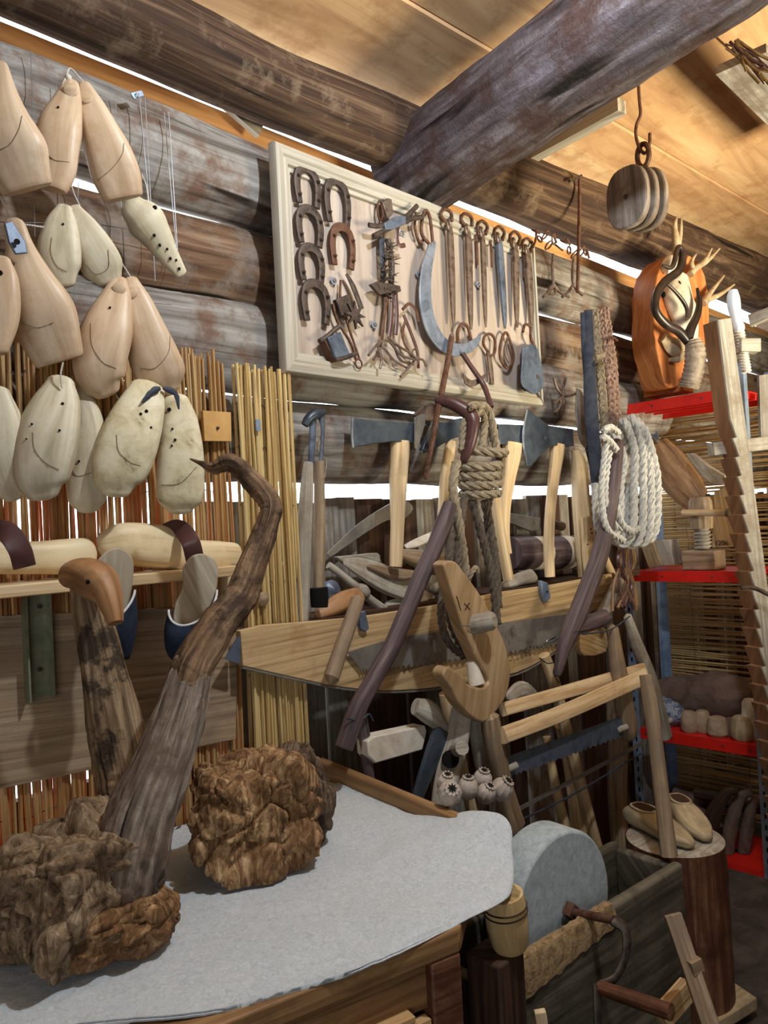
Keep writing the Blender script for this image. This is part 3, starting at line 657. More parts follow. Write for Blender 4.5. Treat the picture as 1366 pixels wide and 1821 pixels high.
plate([(583, 600), (606, 590), (624, 632), (600, 642)], YF-.045, .012).build('plate', 'bluesteel', rt, bevel=.002)
plate([(578, 606), (586, 598), (604, 640), (596, 644)], YF-.035, .03).build('jaw', 'rust', rt, bevel=.002)
line([(568, 607), (580, 600), (596, 586), (604, 580)], YF-.03, .008, 5, seg=8).build('lever', 'iron', rt)
line([(596, 640), (615, 636), (634, 628)], YF-.045, .007, 4, seg=8).build('lever', 'iron', rt)
line([(592, 540), (600, 570), (624, 610), (634, 640)], YF-.02, .0045, 5).build('rod', 'rust', rt)
MB().ring(AY(638, 647, YF-.03), (1, 0, 0), (0, 0, 1), .014, .014, .003, 16, 6).build('ring', 'rust', rt)
rt = thing('iron_trap', AY(690, 400, YF-.03), 'cross shaped dark iron trap with a buckle near the top of the board', 'trap')
plate([(684, 396), (706, 384), (722, 384), (722, 398), (700, 408), (686, 408)], YF-.05, .012).build('plate', 'bluesteel', rt, bevel=.002)
for sp in ([(656, 400), (672, 402), (690, 398)], [(664, 420), (680, 412), (700, 402)], [(714, 392), (726, 382), (742, 366)], [(715, 396), (735, 388), (752, 386)]):
    MB().tube([AY(a, b, YF-.042) for a, b in cr(sp, 4)], .0085, 10, dr=.7).build('arm', 'iron', rt)
plate([(681, 360), (690, 352), (697, 354), (700, 380), (690, 388)], YF-.03, .016).build('clasp', 'hanger', rt, bevel=.002)
MB().ring(AY(676, 375, YF-.02), (1, 0, .1), (0, 0, 1), .012, .032, .0035, 18, 6).build('ring', 'rust', rt)
MB().ring(AY(714, 415, YF-.05), (1, 0, 0), (0, 0, 1), .013, .013, .004, 4, 6, .78, 7.07).build('buckle', 'edge', rt, label='bright square buckle')
MB().tube([AY(a, b, YF-.04) for a, b in cr([(708, 402), (706, 420), (710, 436), (720, 436)], 4)], .008, 8, dr=.4).build('strap', 'leather', rt)
rt = thing('prickly_collar', AY(690, 500, YF-.02), 'dark collar of iron thorns hanging below the cross shaped trap', 'collar')
MB().tube([AY(a, b, YF-.02) for a, b in cr([(679, 422), (680, 460), (682, 498)], 4)], .012, 8, dr=.35).build('strap', 'strap', rt)
rnd = random.Random(4); mb = MB()
for k in range(46):
    a = AY(696+rnd.uniform(-9, 9)-(3 if k < 20 else 6), 432+k*2.1, YF-.03); d = Vector((rnd.uniform(-.5, 1), -rnd.uniform(.1, .7), rnd.uniform(-.6, .6))).normalized()
    mb.tube([a-d*.008, a+d*rnd.uniform(.018, .035)], [.0045, .0006], 5)
mb.tube([AY(a, b, YF-.025) for a, b in ((690, 425), (697, 470), (695, 530))], .01, 8).build('thorns', 'iron', rt)
rt = thing('bridle_irons', AY(705, 640, YF-.03), 'tangle of bridle irons and straps low on the board left of the blade', 'bridle')
rnd = random.Random(8)
plate([(660, 505), (672, 500), (712, 508), (714, 518), (676, 524)], YF-.04, .014).build('bar', 'iron', rt, bevel=.002)
for sp, r in (([(690, 520), (684, 560), (680, 600), (672, 634)], .005), ([(698, 520), (696, 570), (692, 600)], .007), ([(704, 520), (706, 560), (704, 595)], .007),
              ([(718, 560), (730, 590), (742, 625), (744, 655)], .006), ([(716, 550), (728, 540), (740, 552), (744, 572)], .005), ([(722, 566), (716, 600), (735, 640)], .005)):
    MB().tube([AY(a, b, YF-.025) for a, b in cr(sp, 4)], r*1.15, 8, dr=.55).build('strap', 'leather' if r > .0055 else 'rust', rt)
for sp in ([(655, 632), (672, 612), (690, 606), (712, 630), (738, 640)], [(664, 640), (680, 618), (700, 640), (725, 655)], [(690, 600), (708, 615), (730, 628), (742, 640)], [(738, 640), (726, 655), (712, 670)], [(738, 638), (752, 640), (758, 652)], [(672, 612), (678, 640), (676, 655)], [(700, 612), (712, 640), (735, 648)]):
    line(sp, YF-.045+rnd.uniform(-.01, .012), .0042, 5, seg=7).build('bit_iron', 'hanger', rt)
MB().ring(AY(738, 630, YF-.04), (1, 0, 0), (0, 0, 1), .013, .017, .003, 16, 6).build('ring', 'hanger', rt)

# curved blade
rt = thing('curved_blade', AY(770, 500, YF-.02), 'large curved bright steel blade hanging on a ring in the middle of the board', 'blade')
out = cr([(763, 434), (776, 430), (770, 470), (767, 510), (770, 550), (782, 585), (800, 606), (825, 611), (845, 602), (856, 596), (852, 612), (835, 628), (808, 633), (782, 620), (760, 590), (749, 550), (747, 510), (752, 470)], 4)
plate(out, YF-.035, .007).build('blade', 'sickle', rt, bevel=.0015)
line([(765, 436), (750, 415), (752, 385), (757, 374), (764, 385), (768, 415), (770, 436)], YF-.03, .006, 5, seg=8).build('eye', 'rust', rt)
line([(740, 378), (738, 405), (746, 430), (756, 424)], YF-.018, .005, 4, seg=8).build('ring', 'rust', rt)

# six iron pot hangers
GR = 'row of iron loop hangers on the right of the board'
for i, (xt, yt, xb, yb, wt, rx) in enumerate(((800, 402, 807, 578, 13, 786), (832, 410, 838, 586, 14, 822), (858, 415, 864, 582, 11, 854), (888, 425, 898, 584, 15, 884), (916, 434, 920, 582, 14, 912), (938, 446, 946, 578, 16, 936))):
    rt = thing('iron_hanger', AY(xt, yt, YF-.01), ('first', 'second', 'third', 'fourth', 'fifth', 'last')[i]+' iron hanger from the left in the row on the board', 'iron hanger', GR)
    p, r = path([(xt, yt, YF-.02, wt*.8), (xt+1, yt+25, YF-.02, wt*1.15), ((xt+xb)/2, (yt+yb)/2, YF-.02, wt*1.1), (xb-1, yb-25, YF-.02, wt*.8), (xb, yb, YF-.02, wt*.35)], 5)
    MB().tube(p, r, 10, n=Vector((0, -1, 0)), dr=.45, ex=4).build('shank', 'hanger' if i != 3 else 'bluesteel', rt)
    MB().ring(AY(xt-2, yt-2, YF-.026), (1, .3, 0), (0, 0, 1), .015, .017, .0055, 18, 8).build('eye', 'hanger', rt)
    line([(rx+8, yt-6), (rx-2, yt-20), (rx+4, yt-30), (rx+16, yt-24), (rx+18, yt-8)] if i < 2 else [(xt-8, yt-2), (xt-8, yt-16), (xt, yt-22), (xt+9, yt-12), (xt+6, yt+2)], YF-.03, .006, 5, seg=8).build('hook_loop', 'rust', rt)
    if i in (1, 2, 4): line([(xt+14, yt+6), (xt+16, yt+30), (xt+17, yt+60)], YF-.012, .005, 3, seg=6).build('side_bar', 'rust', rt)
rt = thing('iron_loop', AY(826, 600, YF-.01), 'open iron loop partly behind the tip of the curved blade', 'iron loop')
line([(816, 620), (814, 590), (822, 576), (832, 582), (838, 606), (840, 622)], YF-.014, .006, 5, seg=8).build('loop', 'rust', rt)
rt = thing('iron_loop', AY(868, 640, YF-.01), 'long iron loop with a flat shank below the hangers', 'iron loop')
line([(868, 626), (860, 612), (862, 598), (872, 594), (880, 604), (880, 626), (872, 634)], YF-.016, .0055, 5, seg=8).build('loop', 'rust', rt)
p, r = path([(868, 626, YF-.014, 9), (872, 655, YF-.014, 12), (875, 684, YF-.014, 9)], 4); MB().tube(p, r, 10, n=Vector((0, -1, 0)), dr=.5, ex=4).build('shank', 'hanger', rt)
rt = thing('snap_hook', AY(902, 626, YF-.01), 'rusty snap hook between the long loop and the small pulley', 'snap hook')
line([(891, 612), (895, 596), (902, 593), (911, 620), (913, 640), (904, 655), (893, 645), (889, 630), (891, 612)], YF-.018, .0055, 5, seg=8).build('body', 'rust', rt)
line([(903, 600), (898, 625), (906, 645), (900, 632)], YF-.018, .005, 4, seg=7).build('gate', 'hanger', rt)
rt = thing('pulley_block', AY(945, 660, YF-.05), 'small dark steel pulley block on a hook at the lower right of the board', 'pulley')
line([(930, 590), (934, 577), (944, 582), (944, 600), (952, 618)], YF-.03, .006, 5, seg=8).build('hook', 'rust', rt)
for yy, s in ((YF-.075, 1.0), (YF-.025, .95)):
    plate(cr([(930, 618), (944, 612), (956, 620), (966, 660), (966, 690), (952, 700), (938, 694), (928, 680), (929, 650)], 3), yy, .007).build('cheek', 'bluesteel', rt, bevel=.002)
MB().lathe([(.036, -.018), (.03, -.008), (.03, .008), (.036, .018)], AY(945, 672, YF-.045), (0, 1, 0), 24).build('wheel', 'axe', rt)
MB().lathe([(.008, -.034), (.008, .034)], AY(945, 672, YF-.045), (0, 1, 0), 12).build('axle', 'hanger', rt)

# right of the board
rt = thing('hook_chain', AY(990, 440, -.12), 'rusty chain with small hooks strung from the corner of the board', 'chain')
for i, (px, py) in enumerate(((953, 412), (960, 425), (970, 418), (976, 436), (985, 425), (994, 440), (1003, 430), (1012, 445), (1022, 452), (1034, 448), (1040, 446))):
    a = i*1.1; MB().ring(AY(px, py, -.12), (1, 0, .3*math.sin(a)), (.3*math.sin(a), math.cos(a), .8), .014, .02, .004, 14, 6).build('link', 'rust', rt)
for sp in ([(954, 408), (953, 425), (948, 440)], [(983, 415), (990, 432)], [(1008, 424), (1014, 436)], [(1044, 444), (1048, 460)]): line(sp, -.125, .005, 3, seg=6).build('spike', 'rust', rt)
for k, sp in enumerate((([(984, 452), (982, 480), (984, 505), (976, 520), (966, 528)], [(984, 505), (996, 520), (1012, 528)], [(974, 520), (980, 510), (988, 512), (986, 522), (976, 522)]), ([(1020, 460), (1018, 490), (1022, 510), (1036, 525)], [(1020, 505), (1010, 520), (1000, 528)]))):
    o = thing('grapple_hook', AY(sp[0][0][0] if False else sp[0][0][0], 500, -.12), ('left', 'right')[k]+' forked iron grapple hanging from the rusty hook chain', 'grapple hook', 'grapples below the hook chain')
    for q in sp: line(q, -.12, .0065, 5, seg=8).build('prong', 'hanger', o)
rt = thing('iron_rod', AY(1030, 320, -.16), 'long thin iron rod hanging from a nail in the dark purlin', 'iron rod')
line([(1031, 314), (1030, 400), (1027, 520)], -.16, .0075, 3, seg=8).build('rod', 'rust', rt)
line([(1012, 322), (1030, 316), (1034, 312)], -.16, .006, 3, seg=7).build('nail', 'iron', rt)
rt = thing('iron_fitting', AY(1002, 700, -.07), 'grey iron ring fitting with pointed arms on the log by the board corner', 'iron fitting')
for sp in ([(985, 672), (990, 690), (1002, 704)], [(1006, 672), (1002, 690), (1002, 704)], [(984, 718), (994, 710), (1002, 704)], [(1024, 700), (1012, 704), (1002, 704)], [(1002, 704), (994, 725), (986, 732)]): line(sp, -.085, .006, 4, seg=8).build('arm', 'hanger', rt)
MB().ring(AY(1000, 712, -.085), (1, 0, 0), (0, 0, 1), .014, .016, .0045, 16, 7).build('ring', 'hanger', rt)
# ------------------------------------------------------------------ axes and tools standing on the wall ledge
YA = -.055
o = MB().box((2.35, .02, 1.38), (2.3, .2, .03)).build('tool_ledge', 'brown_plank', label='narrow plank ledge behind the long saw carrying wooden tools', cat='ledge')
def axe(label, head, handle, y=YA, ht=.034, edge=None, hmat='handle', mark=None):
    rt = thing('axe', AY(handle[-1][0], handle[-1][1], y), label, 'axe', 'axes hung on the wall below the board')
    p, r = path([(a, b, y, c) for a, b, c in handle], 5)
    MB().tube(p, r, 16, n=Vector((-.35, -1, 0)).normalized(), dr=.62, ex=3.2).build('handle', hmat, rt)
    # wedge shaped head: thin at the cutting edge, thick at the eye
    q = poly(head, y); n = len(q); xs = [v.x for v in q]; lo, hi = min(xs), max(xs); mb = MB()
    cut = AY(*edge[0], y).x if edge else lo
    for s in (-1, 1):
        for v in q: t = min(1, abs(v.x-cut)/(hi-lo)*1.35); mb.v.append(v+Vector((0, s*(.003+ht/2*t), 0)))
    mb.face(list(range(n)), [(a.x, a.z) for a in q]); mb.face(list(range(n, 2*n)), [(a.x, a.z) for a in q])
    for i in range(n): j = (i+1) % n; mb.face([i, j, n+j, n+i], [(0, 0), (0, .1), (.1, .1), (.1, 0)])
    h = mb.build('head', 'axe', rt, bevel=.003)
    if edge: MB().tube([AY(a, b, y) for a, b in cr(edge, 4)], .0055, 8, n=Vector((0, -1, 0)), dr=.75).build('cutting_edge', 'edge', h, label='bright ground edge')
    if mark:
        c = AY(*mark, y-ht/2-.0035)
        for d in ((1, 0, 0), (0, 0, 1)): MB().beam(c-Vector(d)*.008, c+Vector(d)*.008, .0025, .001).build('stamp', 'edge', h)
    return rt
axe('broad hewing axe with bright edge and square pale handle, nearest the tongs', [(627, 743), (660, 749), (705, 752), (736, 754), (735, 788), (720, 789), (695, 786), (660, 790), (628, 796)], [(711, 784, 34), (711, 800, 35), (708, 860, 32), (707, 930, 25), (705, 985, 24), (704, 1008, 22)], edge=[(627, 743), (626, 770), (628, 796)])
axe('axe with angular beard behind the hanging rope, dark grey head', [(768, 750), (790, 752), (816, 744), (815, 776), (798, 782), (776, 796), (755, 806), (748, 800)], [(802, 784, 18), (800, 800, 20), (792, 850, 20), (790, 900, 22), (786, 960, 22)], y=-.06, edge=[(768, 750), (760, 775), (750, 803)])
axe('axe with long pale tapering handle right behind the rope coil', [(886, 754), (935, 757), (936, 792), (888, 790)], [(911, 788, 36), (910, 810, 34), (905, 850, 25), (899, 900, 20), (898, 950, 18), (902, 985, 18)], y=-.06)
axe('bearded battle style axe with a small cross stamp, right of the rope', [(938, 726), (952, 740), (972, 757), (1013, 764), (1014, 794), (978, 793), (962, 806), (945, 828), (936, 830), (931, 800), (932, 760)], [(991, 790, 28), (990, 810, 26), (984, 860, 21), (978, 920, 20), (976, 980, 20), (978, 1026, 19)], y=-.085, edge=[(938, 728), (930, 778), (937, 828)], mark=(970, 779))
o = plate(cr([(738, 742), (752, 736), (758, 740), (752, 770), (741, 800), (738, 790)], 2), -.09, .006).build('toothed_iron', 'blade', label='pointed toothed iron blade beside the first hewing axe head', cat='blade', bevel=.001)
plate([(735, 738), (752, 722), (768, 716), (778, 720), (775, 748), (760, 748)], -.075, .01).build('trowel_blade', 'hanger', label='grey flat pointed iron behind the serrated stick', cat='blade', bevel=.002)
# knife shaped tool and pale stake
rt = thing('cleaver', AY(1040, 800, -.07), 'long dark leaf shaped blade with a ferrule right of the cross stamped axe', 'blade')
plate(cr([(1027, 690), (1036, 698), (1048, 740), (1054, 790), (1048, 800), (1032, 780), (1025, 730)], 3), -.1, .008).build('blade', 'blade', rt, bevel=.002)
MB().tube([AY(1046, 792, -.1), AY(1054, 830, -.1), AY(1062, 930, -.1)], [.016, .014, .013], 12).build('handle', 'darkstick', rt)
MB().ring(AY(1048, 800, -.1), (1, 0, .2), (0, 1, 0), .016, .018, .003, 16, 6).build('ferrule', 'galv', rt)
rt = thing('pale_stake', AY(1045, 1060, -.075), 'pale squared stake with a pierced strip in front, right of the axes', 'stake')
p, r = path([(1024, 800, -.07, 14), (1030, 830, -.07, 26), (1034, 900, -.07, 30), (1040, 980, -.07, 30), (1048, 1070, -.07, 30)], 5)
MB().tube(p, r, 16, n=Vector((-.4, -1, 0)).normalized(), dr=.7, ex=5).build('stake', 'handle', rt)
o = plate([(1036, 920), (1058, 917), (1062, 990), (1068, 1040), (1046, 1046), (1040, 990)], -.108, .014).build('pierced_strip', 'handle', rt, bevel=.002)
for q in ((1051, 941), (1053, 948), (1045, 968)): MB().lathe([(.004, -.003), (.004, .001)], AY(*q, -.109), (0, -1, 0), 10).build('peg_hole', 'black', o)
stick([(1060, 960, -.06, 16), (1078, 1000, -.06, 16), (1096, 1040, -.06, 16)]).build('handle_pole', 'handle', label='thin pale pole slanting behind the pierced strip', cat='pole')
# long tongs
rt = thing('long_tongs', AY(550, 1100, -.07), 'long iron headed tongs with two wooden handles left of the axes', 'tongs')
p, r = path([(548, 822, -.075, 18), (545, 880, -.075, 26), (541, 960, -.075, 28), (539, 1040, -.075, 26), (537, 1104, -.075, 25)], 5); MB().tube(p, r, 16, dr=.9).build('handle', 'handle_grey', rt)
p, r = path([(567, 820, -.075, 18), (568, 880, -.075, 20), (568, 960, -.075, 22), (567, 1045, -.075, 20)], 5); MB().tube(p, r, 16).build('handle', 'handle_old', rt)
p, r = path([(556, 735, -.075, 18), (556, 770, -.075, 14), (553, 825, -.075, 13)], 4); MB().tube(p, r, 10, dr=.6).build('iron_shank', 'bluesteel', rt)
p, r = path([(572, 733, -.075, 14), (574, 770, -.075, 8), (571, 825, -.075, 9)], 4); MB().tube(p, r, 10, dr=.6).build('iron_shank', 'bluesteel', rt)
p, r = path([(542, 756, -.08, 14), (550, 744, -.085, 18), (562, 736, -.085, 20), (576, 732, -.08, 12)], 4); MB().tube(p, r, 10).build('jaw', 'axe', rt)
line([(566, 742), (573, 765), (566, 800), (580, 820), (577, 850)], -.07, .0025, 4).build('cord', 'rope', rt)
p, r = path([(567, 1045, -.09, 32), (568, 1062, -.09, 33), (568, 1080, -.09, 30)], 3); MB().tube(p, r, 18).build('dark_socket', 'black', rt)
# long tapered grey plate against the planks
rt = thing('tapered_plate', AY(640, 950, .1), 'long tapered grey plate flat against the planks behind the first axe handle', 'blade')
plate(cr([(582, 985), (600, 966), (640, 930), (690, 898), (720, 890), (735, 905), (715, 925), (690, 925), (650, 948), (610, 976), (588, 992)], 3), .1, .006).build('blade', 'blade', rt, bevel=.001)
plate([(905, 912), (925, 915), (962, 922), (960, 942), (945, 944), (908, 930)], .08, .02).build('iron_bar', 'blade', label='short flat dark iron on the planks above the banded log', cat='iron bar', bevel=.002)
o = stick([(970, 930, .08, 16), (1000, 936, .08, 16)]); o.build('dark_peg', 'darkwood', label='short dark round peg beside the flat dark iron', cat='peg')
# heap of wooden tools on the ledge
def lump(name, spec, y, label, mat='handle_grey', cat='wooden tool', d=.6, ex=3, n=(-.3, -.8, .5)):
    p, r = path([(a, b, y, c) for a, b, c in spec], 6)
    return MB().tube(p, r, 18, n=Vector(n).normalized(), dr=d, ex=ex, round_ends=3).build(name, mat, label=label, cat=cat)
lump('wooden_shovel', [(612, 1000, 14), (640, 1010, 40), (680, 1028, 56), (720, 1045, 50), (752, 1058, 26), (772, 1066, 16)], .0, 'wide grey wooden shovel blade in the heap behind the saw', d=.3, ex=4)
plate(cr([(598, 990), (640, 986), (672, 983), (678, 995), (682, 1018), (650, 1020), (616, 1004)], 2), .06, .02).build('wooden_plate', 'handle_grey', label='square edged grey board behind the wide shovel blade', cat='board', bevel=.004)
lump('wooden_scoop', [(656, 1006, 8), (680, 1014, 18), (710, 1022, 24), (740, 1020, 12)], -.02, 'small pointed wooden scoop lying on the shovel blade', 'handle_old', d=.6)
lump('wooden_beam', [(712, 985, 18), (735, 992, 30), (765, 1000, 40), (800, 1006, 40)], .02, 'thick worn wooden piece with rounded end under the dark crooked stick', 'handle_old', d=.8)
lump('wooden_bowl_edge', [(722, 972, 10), (740, 966, 16), (765, 955, 16), (785, 945, 14)], .05, 'pale grey curved wood strip above the worn beam', 'bone', 'wood strip', d=.5)
rt = thing('turned_rod', AY(630, 1040, -.02), 'turned rod with a bulging knob slanting down to the saw', 'rod')
p, r = path([(584, 1005, .0, 14), (610, 1024, -.01, 13), (634, 1044, -.02, 15)], 5); MB().tube(p, r, 14).build('rod', 'handle_grey', rt)
p, r = path([(634, 1044, -.02, 15), (642, 1050, -.02, 27), (648, 1056, -.02, 25), (653, 1062, -.02, 16), (680, 1082, -.03, 16), (690, 1088, -.03, 15)], 4); MB().tube(p, r, 14).build('knob_end', 'handle_grey', rt)
lump('iron_wedge', [(584, 1062, 22), (590, 1045, 30), (606, 1068, 14)], .0, 'blue grey iron wedge behind the reddish mallet', 'bluesteel', 'wedge', d=.5)
lump('mallet', [(566, 1094, 18), (588, 1082, 32), (610, 1070, 36), (634, 1062, 34)], -.04, 'reddish brown rounded wooden mallet head behind the left saw grip', 'duckhead', 'mallet', d=.8)
lump('wooden_peg_tool', [(748, 1068, 16), (756, 1064, 15)], -.03, 'short pale peg end right of the shovel tip', 'handle_grey', 'peg')
lump('rounded_wood', [(690, 1080, 22), (710, 1078, 26), (735, 1086, 14)], .0, 'small grey wooden wedge lying behind the sheath board', 'handle_grey', 'wedge')
lump('pipe_end', [(772, 1046, 18), (795, 1036, 17)], .0, 'short grey pipe end beside the crooked stick', 'handle_grey', 'pipe', d=1, ex=2)
lump('wooden_jug', [(492, 1020, 20), (505, 1012, 26), (530, 1005, 22)], .02, 'small pale wooden cup lying between the reed strip and the tongs', 'handle_grey', 'cup', d=1, ex=2)
rt = thing('banded_log', AY(965, 1000, .06), 'dark log with two pale bark bands lying behind the axe handles', 'log')
for a, b, mt in ((904, 944, 'darkstick'), (944, 962, 'bone'), (962, 992, 'darkstick'), (992, 1008, 'bone'), (1008, 1034, 'darkstick')):
    f = lambda x: 984+(x-904)*-.02
    p, r = path([(a, f(a), .06, 60), (b, f(b), .06, 60)], 4); MB().tube(p, r, 24, wob=.03).build('log_section', mt, rt)
lump('wooden_wedge', [(896, 1042, 16), (920, 1032, 24), (946, 1024, 26)], -.03, 'rounded grey wooden piece on the sheath board left of the bracket', 'handle_grey', 'wedge')
# ------------------------------------------------------------------ long saw
rt = thing('crosscut_saw', AY(700, 1150, -.12), 'long two handled crosscut saw in a curved pine sheath board', 'saw')
YSW = -.13
q = poly([(428, 1122), (470, 1112), (640, 1098), (780, 1076), (900, 1052), (985, 1040), (1088, 1020), (1092, 1072), (1070, 1100)]+[(a, b) for a, b in cr([(1070, 1104), (1000, 1150), (920, 1196), (800, 1219), (700, 1228), (610, 1222), (520, 1204), (432, 1184)], 4)], YSW)
MB().slab(q, (0, .024, 0), (1, 0, .02)).build('sheath_board', 'sheath', rt, bevel=.002)
MB().tube([AY(a, b+2, YSW+.004) for a, b in cr([(1000, 1151), (920, 1197), (800, 1220), (700, 1229), (610, 1223), (520, 1205), (430, 1185)], 5)], .004, 6).build('sheath_rim', 'blade', rt, label='dark rim along the curved edge')
plate([(400, 1172), (424, 1132), (428, 1132), (428, 1178), (424, 1180)], YSW-.002, .004).build('blade_tip', 'bluesteel', rt)
top = [(618, 1160), (700, 1136), (780, 1124), (880, 1110), (980, 1096), (1070, 1084)]
bot = [(1068, 1126), (980, 1148), (900, 1160), (800, 1174), (700, 1186), (640, 1190)]
bl = cr(bot, 20); tp = cr(top, 4); teeth = []
for i, (a, b) in enumerate(bl): teeth.append((a, b+(5 if i % 2 else -2)))
plate(tp+teeth, YSW-.014, .003).build('blade', 'blade', rt)
for sp, nm in (([(636, 1068, YSW-.03, 27), (622, 1110, YSW-.04, 28), (606, 1155, YSW-.05, 29), (590, 1205, YSW-.06, 30)], 'left grip'), ([(1102, 1036, YSW-.04, 26), (1080, 1075, YSW-.05, 25), (1062, 1110, YSW-.05, 24)], 'right grip')):
    p, r = path(sp, 5); MB().tube(p, r, 16, dr=.85, round_ends=1).build('grip', 'handle_old' if nm[0] == 'l' else 'handle_grey', rt)
plate([(640, 1090), (650, 1086), (657, 1118), (650, 1124), (642, 1118)], YSW-.016, .012).build('blade_tang', 'bluesteel', rt, bevel=.002)
plate([(596, 1150), (606, 1160), (618, 1166), (616, 1172), (600, 1166)], YSW-.05, .004).build('wire_binding', 'wire', rt)
o = plate([(962, 1032), (974, 1036), (980, 1062), (972, 1072), (966, 1060)], YSW-.02, .016).build('hasp', 'galv', rt, bevel=.002)
MB().lathe([(.004, 0), (.004, .002)], AY(973, 1052, YSW-.021), (0, -1, 0), 10).build('hasp_hole', 'black', o)
o = thing('clip_chain', AY(982, 1138, YSW-.02), 'small bright steel clip on a thin chain at the toothed edge of the saw', 'chain')
MB().ring(AY(982, 1136, YSW-.02), AY(1003, 1125, YSW)-AY(963, 1144, YSW), (0, 0, 1), .038, .007, .0028, 20, 6).build('clip', 'edge', o)
for k in range(22):
    MB().ring(AY(910+k*6.6, 1163-k*2.1+3*math.sin(k), YSW-.018), (1, 0, .3), (0, 1, 1) if k % 2 else (0, -1, 1), .006, .0035, .0012, 8, 4).build('link', 'iron', o)
# ------------------------------------------------------------------ ropes, wooden hook and crooked sticks in front of the wall
YR = -.24
rt = thing('rope_coil', AY(850, 1170, YR), 'grey hemp rope coil with a wound collar hanging above the wooden hook', 'rope')
def rope(parent, spec, r, mat, label=None, sub=6, **k):
    pts = [AY(a, b, y) for a, b, y in cr(spec, sub)]
    return MB().strands(pts, r, 3, k.get('pitch', 6), 6).build('rope_strand', mat, parent, label=label)
def braid(parent, spec, r, mat, sub=6):
    return MB().braid([AY(a, b, y) for a, b, y in cr(spec, sub)], r).build('rope_strand', mat, parent)
for sp, r in (([(838, 800, YR), (846, 745, YR-.02), (856, 722, YR-.02), (872, 740, YR), (884, 800, YR)], .016), ([(856, 800, YR+.01), (862, 750, YR), (848, 722, YR-.03), (836, 724, YR-.03)], .014),
              ([(872, 805, YR+.02), (876, 760, YR+.02), (866, 728, YR)], .014), ([(822, 800, YR+.01), (824, 760, YR+.01), (832, 735, YR)], .012)):
    rope(rt, sp, r, 'rope')
c0 = AY(857, 840, YR)
for i, (py, w_, r) in enumerate(((803, .092, .0165), (829, .084, .0165), (846, .08, .016), (862, .08, .0155), (878, .078, .015))):
    c = AY(856-(2 if i else -4), py, YR); a = Vector((.72, -.69, -.02-.10*(i == 0))).normalized(); b = Vector((.69, .72, .10))
    pts = [c+a*(w_*.78*math.cos(t))+b*(.05*math.sin(t)) for t in [k*6.2832/40 for k in range(41)]]
    MB().strands(pts, r, 3, 6, 6).build('collar_turn', 'rope', rt)
for sp, r, mt in (([(812, 820, YR-.01), (806, 870, YR-.02), (816, 930, YR-.02), (826, 1000, YR), (830, 1040, YR)], .0165, 'rope'),
              ([(812, 880, YR), (800, 940, YR-.01), (797, 1000, YR-.02), (790, 1040, YR), (784, 1090, YR), (796, 1140, YR-.02), (826, 1168, YR-.02)], .0135, 'rope_dark'),
              ([(826, 880, YR+.01), (816, 960, YR), (812, 1010, YR), (804, 1060, YR+.02), (808, 1110, YR), (834, 1150, YR)], .0165, 'rope_dark'),
              ([(806, 900, YR+.01), (800, 980, YR), (796, 1050, YR+.01), (800, 1100, YR), (816, 1140, YR), (832, 1160, YR)], .0145, 'rope_dark'),
              ([(840, 890, YR), (856, 950, YR), (872, 1010, YR), (880, 1060, YR), (884, 1110, YR)], .0165, 'rope_dark'),
              ([(862, 890, YR+.02), (874, 950, YR+.02), (882, 1010, YR+.02), (886, 1080, YR+.02)], .0165, 'rope_dark'),
              ([(872, 880, YR+.03), (866, 930, YR+.03), (878, 1010, YR+.03), (884, 1060, YR+.03)], .014, 'rope_dark'),
              ([(830, 1040, YR), (838, 1020, YR-.02), (846, 1010, YR-.02), (850, 1018, YR-.02)], .009, 'rope')):
    rope(rt, sp, r, mt, 'darker rope strand' if mt == 'rope_dark' else None)
# hanging iron peg with sleeve carrying the rope
rt = thing('hanging_peg', AY(815, 730, YR+.03), 'bent brown peg with worn sleeve holding the hemp rope coil', 'peg')
p, r = path([(782, 712, -.16, 20), (806, 718, -.2, 24), (832, 734, -.24, 26), (842, 752, -.26, 24), (836, 790, -.25, 20), (826, 815, -.23, 16)], 5); MB().tube(p, r, 14, round_ends=2).build('sleeve', 'leather', rt)
rt = thing('serrated_stick', AY(780, 720, -.14), 'thin serrated iron stick leaning from the tip of the curved blade', 'stick')
p, r = path([(803, 600, -.13, 10), (795, 650, -.14, 10), (782, 715, -.16, 11), (770, 780, -.16, 10), (757, 852, -.15, 8)], 6); MB().tube(p, r, 8).build('rod', 'rust', rt)
for k in range(2, len(p)-1):
    d = Vector((-.6, -.4, .2)); MB().tube([p[k], p[k]+d.normalized()*.012], [.004, .0008], 5).build('barb', 'rust', rt)
MB().ball(AY(803, 598, -.13), .009, 2).build('knob', 'hanger', rt)
rt = thing('iron_crook', AY(850, 690, -.17), 'brown stick with a curved iron hook blade above the rope coil', 'hook')
plate(cr([(824, 664), (838, 676), (852, 672), (866, 664), (858, 678), (840, 688), (828, 682)], 3), -.15, .006).build('hook_blade', 'hanger', rt, bevel=.001)
p, r = path([(822, 628, -.12, 9), (838, 652, -.14, 9), (860, 685, -.17, 10), (874, 724, -.22, 9)], 5); MB().tube(p, r, 9).build('shaft', 'leather', rt)

